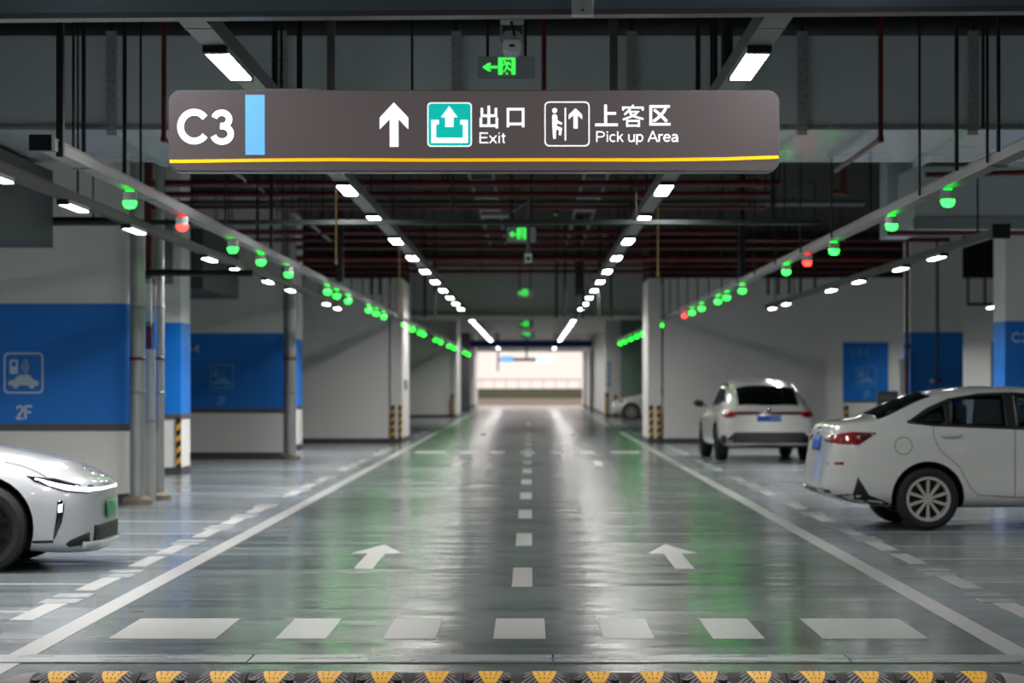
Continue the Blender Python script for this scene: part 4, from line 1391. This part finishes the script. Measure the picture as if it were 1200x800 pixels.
def patch(bvh, poly, view, name, m, parent, off=.005, res=.06, thick=.012):
    """outline seen from one side of the car, laid onto the body surface. view: 'R' (-y side), 'L' (+y), 'B' (rear, y,z), 'F' (front), 'T' (top, x,y)"""
    pts = []
    n = len(poly)
    for i in range(n):
        a, b = Vector(poly[i]), Vector(poly[(i + 1) % n])
        k = max(1, int((b - a).length / res))
        pts += [tuple(a.lerp(b, j / k)) for j in range(k)]
    nb = len(pts)
    xs, ys = [p[0] for p in poly], [p[1] for p in poly]
    x = min(xs) + res * .5
    while x < max(xs):
        y = min(ys) + res * .5
        while y < max(ys):
            if inside((x, y), pts) and min((x - p[0]) ** 2 + (y - p[1]) ** 2 for p in pts[:nb]) > (res * .4) ** 2:
                pts.append((x, y))
            y += res
        x += res
    v2, _, fs, *_ = delaunay_2d_cdt([Vector(p) for p in pts], [], [list(range(nb))], 1, 1e-6)
    vs = []
    for p in v2:
        if view == 'R':
            o, d = Vector((p[0], -3, p[1])), Vector((0, 1, 0))
        elif view == 'L':
            o, d = Vector((p[0], 3, p[1])), Vector((0, -1, 0))
        elif view == 'B':
            o, d = Vector((-3, p[0], p[1])), Vector((1, 0, 0))
        elif view == 'F':
            o, d = Vector((9, p[0], p[1])), Vector((-1, 0, 0))
        else:
            o, d = Vector((p[0], p[1], 4)), Vector((0, 0, -1))
        h, nrm, _, _ = bvh.ray_cast(o, d)
        if h is None:
            q = o + d * {'R': 2.2, 'L': 2.2, 'B': 3.05, 'F': 4.2, 'T': 3}[view]
            h, nrm, _, _ = bvh.find_nearest(q)
        if nrm.dot(d) > 0:
            nrm = -nrm
        vs.append(h + nrm * off)
    mb = MB()
    mb.add(vs, fs)
    o = mb.build(name, m, parent)
    bm = bmesh.new()
    bm.from_mesh(o.data)
    d = {'R': Vector((0, -1, 0)), 'L': Vector((0, 1, 0)), 'B': Vector((-1, 0, 0)), 'F': Vector((1, 0, 0)), 'T': Vector((0, 0, 1))}[view]
    bad = [f for f in bm.faces if f.normal.dot(d) < 0]
    bmesh.ops.reverse_faces(bm, faces=bad)
    bm.to_mesh(o.data)
    bm.free()
    if thick:
        md = o.modifiers.new('thickness', 'SOLIDIFY')
        md.thickness = thick
        md.offset = -1
    return o


def ribbon(pts, w=.007):
    """outline of a thin band that follows an open line"""
    L, R = [], []
    n = len(pts)
    for i in range(n):
        a, b = Vector(pts[max(0, i - 1)]), Vector(pts[min(n - 1, i + 1)])
        d = (b - a).normalized()
        nn = Vector((-d.y, d.x)) * w / 2
        p = Vector(pts[i])
        L.append(tuple(p + nn))
        R.append(tuple(p - nn))
    return L + R[::-1]


def wheel(parent, x, y, r, side, rim_m, spokes, width=.21, fine=False):
    """side -1: outer face looks to -y"""
    o = side
    w2 = width / 2
    rr_ = r * .70
    t = MB()
    prof = [(rr_, -w2), (r * .86, -w2 - .006), (r * .97, -w2 * .86), (r, -w2 * .55), (r, w2 * .55), (r * .97, w2 * .86), (r * .86, w2 + .006), (rr_, w2), (rr_ - .01, w2 * .4), (rr_ - .01, -w2 * .4)]
    n = 40
    vs = [(p[0] * math.cos(2 * math.pi * i / n), p[1], p[0] * math.sin(2 * math.pi * i / n)) for p in prof for i in range(n)]
    kk = len(prof)
    t.add(vs, [(j * n + i, j * n + (i + 1) % n, ((j + 1) % kk) * n + (i + 1) % n, ((j + 1) % kk) * n + i) for j in range(kk) for i in range(n)])
    ty = t.build('wheel', M_TYRE, parent)
    ty.location = (x, y, r)
    rm = MB()
    rm.lathe([(rr_ + .004, o * w2 * .98), (rr_ + .004, o * (w2 + .004)), (rr_ - .022, o * (w2 + .004)), (rr_ - .03, o * w2 * .5), (rr_ - .03, o * w2 * .4)], n=n, axis='y')
    rm.f = rm.f[:-2]
    hub = r * .14
    rm.lathe([(hub, o * w2 * .2), (hub, o * w2 * .72), (hub * .8, o * w2 * .82)], axis='y', n=20)
    for i in range(spokes):
        a = 2 * math.pi * (i + .5) / spokes
        c, s = math.cos(a), math.sin(a)
        wi, wo = (.012, .017) if not fine else (.012, .008)
        y0, y1 = sorted((o * w2 * .45, o * w2 * .86))
        vs = []
        for yy in (y0, y1):
            for rad, ww in ((hub * .8, wi), (rr_ - .012, wo)):
                for q in (-1, 1):
                    vs.append((rad * c - q * ww * s, yy, rad * s + q * ww * c))
        rm.add(vs, [(0, 1, 3, 2), (4, 6, 7, 5), (0, 4, 5, 1), (2, 3, 7, 6), (0, 2, 6, 4), (1, 5, 7, 3)])
    rm.build('rim', rim_m, ty)
    MB().lathe([(rr_ - .03, o * w2 * .05), (rr_ - .03, o * w2 * .15)], axis='y', n=24).build('brake_disc', M_CARDARK, ty)
    return ty


def mirror(parent, x, y, z, side, m_cap, m_low):
    b = MB()
    vs, n = [], 12
    for j, (u, sc) in enumerate(((0, .5), (.03, .9), (.09, 1), (.16, .85), (.2, .5))):
        for i in range(n):
            a = 2 * math.pi * i / n
            vs.append((x - .06 * math.cos(a) * sc - .0, y + side * u, z + .075 * math.sin(a) * sc + u * .08))
    b.add(vs, [(j * n + i, j * n + (i + 1) % n, (j + 1) * n + (i + 1) % n, (j + 1) * n + i) for j in range(4) for i in range(n)] + [tuple(range(n)), tuple(range(4 * n, 5 * n))])
    o = b.build('door_mirror', m_cap, parent)
    MB().box(x - .03, x + .03, min(y - side * .06, y + side * .02), max(y - side * .06, y + side * .02), z - .05, z - .02).build('mirror_arm', m_low, o)
    return o


def both(f):
    for v, s in (('R', -1), ('L', 1)):
        f(v, s)


# ---- white saloon at the right, rear toward the lane
SEDAN = [(.12, .44, .92, 1.02, .58, .64, .60, .48), (.16, .36, .99, 1.09, .72, .78, .72, .58), (.30, .29, 1.02, 1.12, .83, .865, .79, .66), (.6, .24, .99, 1.14, .86, .89, .82, .70),
         (.78, .22, .975, 1.21, .87, .89, .83, .64), (1.0, .21, .97, 1.33, .87, .89, .84, .60), (1.3, .21, .965, 1.425, .88, .89, .85, .59), (1.75, .21, .955, 1.47, .88, .89, .855, .60),
         (2.3, .21, .94, 1.465, .88, .89, .855, .60), (2.75, .21, .93, 1.40, .88, .89, .85, .58), (3.1, .21, .93, 1.22, .88, .89, .84, .62), (3.4, .21, .93, 1.03, .88, .89, .82, .70),
         (3.6, .21, .90, .99, .88, .89, .80, .68), (4.0, .21, .84, .92, .86, .885, .78, .62), (4.35, .23, .74, .80, .80, .84, .70, .54), (4.52, .27, .68, .72, .68, .74, .60, .44), (4.58, .33, .6, .64, .5, .58, .48, .36)]
SIDEWIN = [(.97, 1.10), (1.18, 1.235), (1.42, 1.335), (1.72, 1.385), (2.1, 1.40), (2.5, 1.36), (2.75, 1.29), (3.02, 1.10), (3.08, 1.0), (2.6, 1.015), (2.1, 1.035), (1.22, 1.07)]


def build_sedan(label, cat, loc, rz):
    t = thing('sedan_car', label, cat, loc, None, rz)
    tun = [[(1.02, 1.105), (1.22, 1.215), (1.36, 1.285), (1.36, 1.085), (1.22, 1.08)], [(1.46, 1.33), (1.72, 1.365), (1.98, 1.378), (1.98, 1.055), (1.42, 1.075)], [(2.1, 1.378), (2.5, 1.335), (2.72, 1.27), (2.95, 1.09), (3.0, 1.02), (2.6, 1.03), (2.1, 1.05)]]
    body, bvh = car_body(SEDAN, (1.16, 3.80), .318, M_CARWHITE, tun, .16)
    body.parent = t

    def side(v, s):
        for poly, nm in ((tun[0], 'quarter_window'), (tun[1], 'rear_door_window'), (tun[2], 'front_door_window')):
            patch(bvh, poly, v, nm, M_TINT, t, -.012, thick=.004)
        fr = [SIDEWIN]
        # black surround: bands between the outline and the three panes
        patch(bvh, SIDEWIN[:9] + [(3.0, 1.02), (2.95, 1.085), (2.72, 1.262), (2.5, 1.327), (2.1, 1.37), (1.98, 1.37), (1.72, 1.357), (1.46, 1.322), (1.36, 1.277), (1.22, 1.207), (1.03, 1.107)],
              v, 'window_surround', M_CARDARK, t, .004, thick=.006)
        patch(bvh, ribbon(SIDEWIN[8:] + SIDEWIN[:1], .03), v, 'window_surround', M_CARDARK, t, .004, thick=.006)
        patch(bvh, [(1.36, 1.30), (1.46, 1.33), (1.42, 1.075), (1.36, 1.08)], v, 'window_divider', M_CARDARK, t, .004, thick=.006)
        patch(bvh, [(1.98, 1.39), (2.1, 1.39), (2.1, 1.04), (1.98, 1.045)], v, 'door_pillar', M_CARDARK, t, .004, thick=.006)
        patch(bvh, [(.145, .962), (.40, .995), (.64, .985), (.45, .865), (.20, .878)], v, 'tail_light', M_TAIL, t, .008)
        patch(bvh, [(.40, .985), (.64, .982), (.50, .90), (.42, .93)], v, 'tail_light_smoked_end', M_TAILDARK, t, .011)
        patch(bvh, [(.44, .545), (.56, .36), (.78, .27), (.9, .225), (.6, .225), (.22, .355), (.40, .37)], v, 'bumper_insert', M_CARDARK, t, .006)
        patch(bvh, [(.16, .69), (.30, .695), (.30, .665), (.17, .665)], v, 'reflector', M_TAIL, t, .006)
        patch(bvh, ribbon([(1.23, 1.066), (1.222, .945), (1.286, .81), (1.477, .643), (1.59, .433), (1.67, .357), (2.1, .332), (2.9, .325), (3.0, .45), (3.0, .95)]), v, 'door_gap', M_SEAM, t, .002, .05, 0)
        patch(bvh, ribbon([(2.07, 1.04), (2.05, .8), (2.05, .335)]), v, 'door_gap', M_SEAM, t, .002, .05, 0)
        for hx in (1.40, 2.34):
            patch(bvh, [(hx - .11, .955), (hx - .09, .975), (hx + .09, .98), (hx + .11, .965), (hx + .08, .94), (hx - .08, .94)], v, 'door_handle', M_CARWHITE, t, .03, .05, .03)
        patch(bvh, ribbon([(.1, .34), (1.6, .262), (3.3, .262)], .03), v, 'sill_shadow_trim', M_CARDARK, t, .003) if False else None
        patch(bvh, [(4.12, .80), (4.40, .72), (4.5, .62), (4.3, .63), (4.15, .70)], v, 'headlamp', M_HEADDARK, t, .006)
        for wx in (1.16, 3.80):
            wheel(t, wx, s * .785, .318, s, M_RIM, 10)
        mirror(t, 3.0, s * .87, 1.03, s, M_CARWHITE, M_CARDARK)
    both(side)
    for h in (0, 8):
        patch(bvh, ribbon([(.908 + .089 * math.cos((a + h) * math.pi / 8), .858 + .089 * math.sin((a + h) * math.pi / 8)) for a in range(9)], .007), 'R', 'fuel_flap_gap', M_SEAM, t, .002, .05, 0)
    patch(bvh, [(.68, -.66), (.92, -.60), (1.25, -.52), (1.27, 0), (1.25, .52), (.92, .60), (.68, .66), (.66, 0)], 'T', 'rear_window', M_CARGLASS, t, .004)
    patch(bvh, [(3.34, -.66), (3.1, -.61), (2.78, -.52), (2.75, 0), (2.78, .52), (3.1, .61), (3.34, .66), (3.40, 0)], 'T', 'windscreen', M_CARGLASS, t, .004)
    for s in (-1, 1):
        patch(bvh, [(s * .40, .955), (s * .80, .958), (s * .82, .882), (s * .42, .895)], 'B', 'tail_light', M_TAIL, t, .008)
        pp = [(s * .5, .42), (s * .56, .42), (s * .58, .39), (s * .5, .38)]
        patch(bvh, [(s * .35, .425), (s * .58, .425), (s * .60, .385), (s * .35, .385)], 'B', 'exhaust_trim', M_CHROME, t, .015)
    patch(bvh, [(-.70, .375), (.70, .375), (.70, .41), (-.70, .41)], 'B', 'bumper_lower', M_CARDARK, t, .005)
    pl = patch(bvh, [(-.22, .80), (.22, .80), (.22, .945), (-.22, .945)], 'B', 'number_plate', M_PLATEBLUE, t, .016)
    patch(bvh, circ(0, .995, .04, 12), 'B', 'badge', M_CHROME, t, .012, .05)
    for x in (1.55, 2.42):
        for y in (-.36, .36):
            MB().prism(rr(y - .13, 1.03, y + .13, 1.27, .05, 3), x, x + .09, 'x').build('headrest', M_SEAT, t)
    MB().box(4.5, 4.56, -.3, .3, .38, .46).build('grille', M_CARDARK, t)
    return t


sedan = build_sedan('white saloon car with red tail lamp, its rear toward the lane', 'car', (2.82, 28.5, 0), math.radians(3.5))

# ---- white coupe-roofed suv further back
SUV = [(0, .36, .86, .95, .64, .72, .68, .54), (.06, .28, .92, 1.06, .77, .83, .78, .62), (.24, .25, .97, 1.17, .88, .915, .83, .63), (.5, .25, 1.0, 1.30, .9, .93, .85, .63), (.9, .23, 1.0, 1.455, .9, .93, .86, .62),
       (1.4, .22, .98, 1.55, .91, .93, .865, .62), (2.0, .22, .96, 1.595, .91, .93, .865, .62), (2.5, .22, .94, 1.575, .91, .93, .86, .61), (2.9, .22, .93, 1.46, .91, .93, .85, .60), (3.3, .22, .93, 1.2, .91, .93, .84, .66),
       (3.55, .22, .93, 1.07, .9, .93, .83, .72), (4.0, .22, .9, 1.0, .88, .92, .80, .66), (4.4, .26, .78, .86, .78, .84, .70, .54), (4.55, .32, .68, .73, .64, .72, .58, .44), (4.6, .38, .6, .63, .5, .56, .46, .34)]
suv = thing('suv_car', 'white suv seen from behind with a full-width red light bar', 'car', (4.52, 51.7, 0), None, math.radians(92.5))
body, bvh = car_body(SUV, (.95, 3.68), .34, M_CARWHITE, (), .22)
body.parent = suv


def suv_side(v, s):
    patch(bvh, [(.62, 1.12), (1.0, 1.34), (1.5, 1.46), (2.0, 1.49), (2.5, 1.45), (2.8, 1.36), (3.15, 1.1), (3.15, 1.02), (2.0, 1.04), (1.1, 1.08)], v, 'side_window', M_CARGLASS, suv, .004)
    for wx in (.95, 3.68):
        wheel(suv, wx, s * .81, .34, s, M_RIMDARK, 10)
        a = [(wx + (.41) * math.cos(t), .35 + .41 * math.sin(t)) for t in [math.pi * q / 12 for q in range(0, 13)]]
        patch(bvh, ribbon(a, .05), v, 'wheel_arch_trim', M_CARDARK, suv, .008)
    mirror(suv, 3.0, s * .92, 1.08, s, M_CARDARK, M_CARDARK)
    patch(bvh, [(.1, .93), (.30, .955), (.30, .87), (.16, .85)], v, 'tail_light', M_TAIL, suv, .008)
    patch(bvh, [(.2, .50), (.5, .40), (.55, .28), (.1, .36), (.08, .5)], v, 'bumper_insert', M_CARDARK, suv, .006)
    patch(bvh, [(4.1, .86), (4.42, .76), (4.5, .68), (4.2, .72)], v, 'headlamp', M_HEADDARK, suv, .006)


both(suv_side)
patch(bvh, [(.22, -.58), (.5, -.57), (.88, -.56), (.92, 0), (.88, .56), (.5, .57), (.22, .58), (.18, 0)], 'T', 'rear_window', M_CARGLASS, suv, .004)
patch(bvh, [(3.42, -.66), (3.15, -.6), (2.78, -.54), (2.74, 0), (2.78, .54), (3.15, .6), (3.42, .66), (3.48, 0)], 'T', 'windscreen', M_CARGLASS, suv, .004)
patch(bvh, [(-.62, .945), (.62, .945), (.62, .885), (-.62, .885)], 'B', 'light_bar', M_TAILDARK, suv, .008)
for s in (-1, 1):
    patch(bvh, [(s * .60, .94), (s * .80, .95), (s * .82, .83), (s * .70, .83), (s * .60, .88)], 'B', 'tail_light', M_TAIL, suv, .01)
patch(bvh, [(-.84, .27), (.84, .27), (.84, .40), (.66, .555), (-.66, .555), (-.84, .40)], 'B', 'bumper_insert', M_CARDARK, suv, .006)
pl = patch(bvh, [(-.23, .76), (.23, .76), (.23, .87), (-.23, .87)], 'B', 'number_plate', M_PLATEBLUE, suv, .012)
patch(bvh, [(-.22, .77), (-.02, .77), (-.02, .86), (-.22, .86)], 'B', 'plate_half', M_PLATEBLUEPALE, pl, .016, thick=.003)
patch(bvh, circ(0, .985, .045, 12), 'B', 'badge', M_CHROME, suv, .008, .05)

# ---- white electric car nose at the left
EV = [(0, .44, .9, 1.0, .6, .68, .62, .5), (.12, .34, .98, 1.10, .8, .85, .78, .62), (.4, .26, 1.0, 1.2, .92, .95, .85, .64), (.8, .2, 1.0, 1.33, .95, .97, .87, .62), (1.3, .18, .99, 1.45, .95, .975, .88, .61), (1.9, .18, .97, 1.49, .95, .975, .88, .61),
      (2.4, .18, .97, 1.46, .95, .975, .88, .61), (2.9, .18, .96, 1.34, .95, .975, .88, .62), (3.3, .18, .95, 1.12, .95, .975, .90, .68), (3.6, .18, .93, 1.045, .95, .975, .90, .68), (4.0, .18, .88, .995, .95, .975, .88, .66),
      (4.45, .14, .78, .90, .93, .945, .84, .62), (4.70, .13, .71, .81, .86, .875, .78, .56), (4.83, .135, .66, .745, .70, .735, .68, .50), (4.885, .15, .62, .70, .54, .58, .54, .40), (4.9, .18, .59, .67, .44, .48, .46, .34)]
EL = 4.9
ev = thing('electric_car', 'white electric car with lit slim headlamps and green number plate', 'car', (-3.46 - EL, 22.42, 0))
body, bvh = car_body(EV, (1.05, 4.04), .352, M_CARPEARL)
body.parent = ev


def E(px, py):
    D = 21.45 + .8 * max(0, min(1, (px - 60) / 73)) ** 1.5
    return (min(EL - .004, EL + 3.46 + (px - CX) * D / F), HC - (py - HY) * D / F)


def ev_side(v, s):
    patch(bvh, [(.5, 1.1), (.95, 1.27), (1.5, 1.385), (2.0, 1.41), (2.5, 1.37), (2.85, 1.26), (3.25, 1.02), (2.4, 1.03), (1.2, 1.06)], v, 'side_window', M_CARGLASS, ev, .004)
    hl = patch(bvh, [E(28, 558.5), E(60, 562), E(86, 567.5), E(108, 568.5), E(122, 567), E(124, 574), E(104, 577.5), E(76, 576.5), E(54, 571), E(38, 565)], v, 'headlamp', M_HEADDARK, ev, .006)
    patch(bvh, [E(39, 561.5), E(60, 567), E(86, 571), E(112, 571.5), E(124, 570), E(124, 573.5), E(104, 576), E(76, 575), E(54, 569.8)], v, 'running_light', M_DRL, hl, .010, .05, .003)
    sl = patch(bvh, [E(65, 589), E(69, 586), E(73.5, 588), E(73.5, 598), E(71, 612.5), E(61, 633), E(60, 631), E(64.5, 604)], v, 'air_slot', M_HEADDARK, ev, .006)
    patch(bvh, [E(66.2, 592), E(71, 591), E(71, 600), E(66, 601)], v, 'marker_light', M_DRL, sl, .011, .05, .003)
    patch(bvh, ribbon([E(36, 635.5), E(60, 635)], .02), v, 'bumper_gap', M_CARDARK, ev, .004)
    patch(bvh, [E(75, 638), E(82, 632.6), E(105, 623), E(122, 616.5), E(123, 633), E(112, 635.5), E(79, 641)], v, 'lower_intake', M_CARDARK, ev, .006)
    patch(bvh, ribbon([E(0, 542), E(20, 546.5), E(40, 554.5), E(50, 560)]), v, 'bonnet_gap', M_SEAM, ev, .002, .05, 0)
    patch(bvh, ribbon([(1.05, 1.0), (1.1, .75), (1.35, .5), (1.5, .3), (3.25, .29), (3.35, .6), (3.3, .98)]), v, 'door_gap', M_SEAM, ev, .002, .05, 0)
    patch(bvh, ribbon([(2.2, 1.02), (2.2, .3)]), v, 'door_gap', M_SEAM, ev, .002, .05, 0)
    for wx in (1.05, 4.04):
        wheel(ev, wx, s * .855, .352, s, M_RIMDARK, 9, .235, True)
    mirror(ev, 3.2, s * .93, 1.05, s, M_CARPEARL, M_CARDARK)
    patch(bvh, [(.1, .93), (.4, .95), (.4, .9), (.12, .88)], v, 'tail_light', M_TAIL, ev, .006)


both(ev_side)
patch(bvh, [(3.32, -.66), (3.0, -.62), (2.6, -.55), (2.56, 0), (2.6, .55), (3.0, .62), (3.32, .66), (3.45, 0)], 'T', 'windscreen', M_CARGLASS, ev, .004)
patch(bvh, [(.35, -.6), (.8, -.57), (1.1, -.54), (1.12, 0), (1.1, .54), (.8, .57), (.35, .6), (.3, 0)], 'T', 'rear_window', M_CARGLASS, ev, .004)
patch(bvh, [(-.66, .655), (.66, .655), (.66, .635), (-.66, .635)], 'F', 'light_bar', M_DRL, ev, .006)
patch(bvh, [(-.6, .24), (.6, .24), (.6, .36), (-.6, .36)], 'F', 'front_grille', M_CARDARK, ev, .006)
patch(bvh, [(-.72, .20), (.72, .20), (.72, .235), (-.72, .235)], 'F', 'front_lip', M_CARPEARL, ev, .035, .06, .05)
patch(bvh, [(-.22, .40), (.22, .40), (.22, .545), (-.22, .545)], 'F', 'number_plate', M_PLATEGREEN, ev, .025, .08, .012)
patch(bvh, circ(4.72, 0, .045, 12), 'T', 'badge', M_CHROME, ev, .004, .05)

# ---- the nose of another car showing beyond the far white column
CHILD = index_children()
far = copy_tree(sedan)
far.location = (3.25 + 4.58, 110.5, 0)
far.rotation_euler = (0, 0, math.pi)
tag(far, 'distant grey-looking car nose showing beyond the far white column', 'car')

# ------------------------------------------------------------------ outside lit sign beyond the exit
so = thing('exit_gantry_sign', 'far hanging gantry sign with pale lit panels in the bright exit', 'sign', (0, 176.6, Z(422, 176.6)))
MB().box(X(585, 176.6), X(646, 176.6), 0, .1, -.05, .14).build('cross_bar', M_CAMDARK, so)
MB().box(X(587, 176.6), X(601, 176.6), -.05, 0, -.12, .26).build('lit_panel', M_SIGNOUTBLUE, so)
MB().box(X(628, 176.6), X(646, 176.6), -.05, 0, -.12, .26).build('lit_panel', M_SIGNOUT, so)
MB().box(X(616, 176.6), X(618, 176.6), 0, .1, .14, TOP - Z(422, 176.6)).build('hanger_post', M_CAMDARK, so)
MB().box(X(582.5, 176.6), X(584.5, 176.6), 0, .1, -.7, TOP - Z(422, 176.6)).build('hanger_post', M_CAMDARK, so)
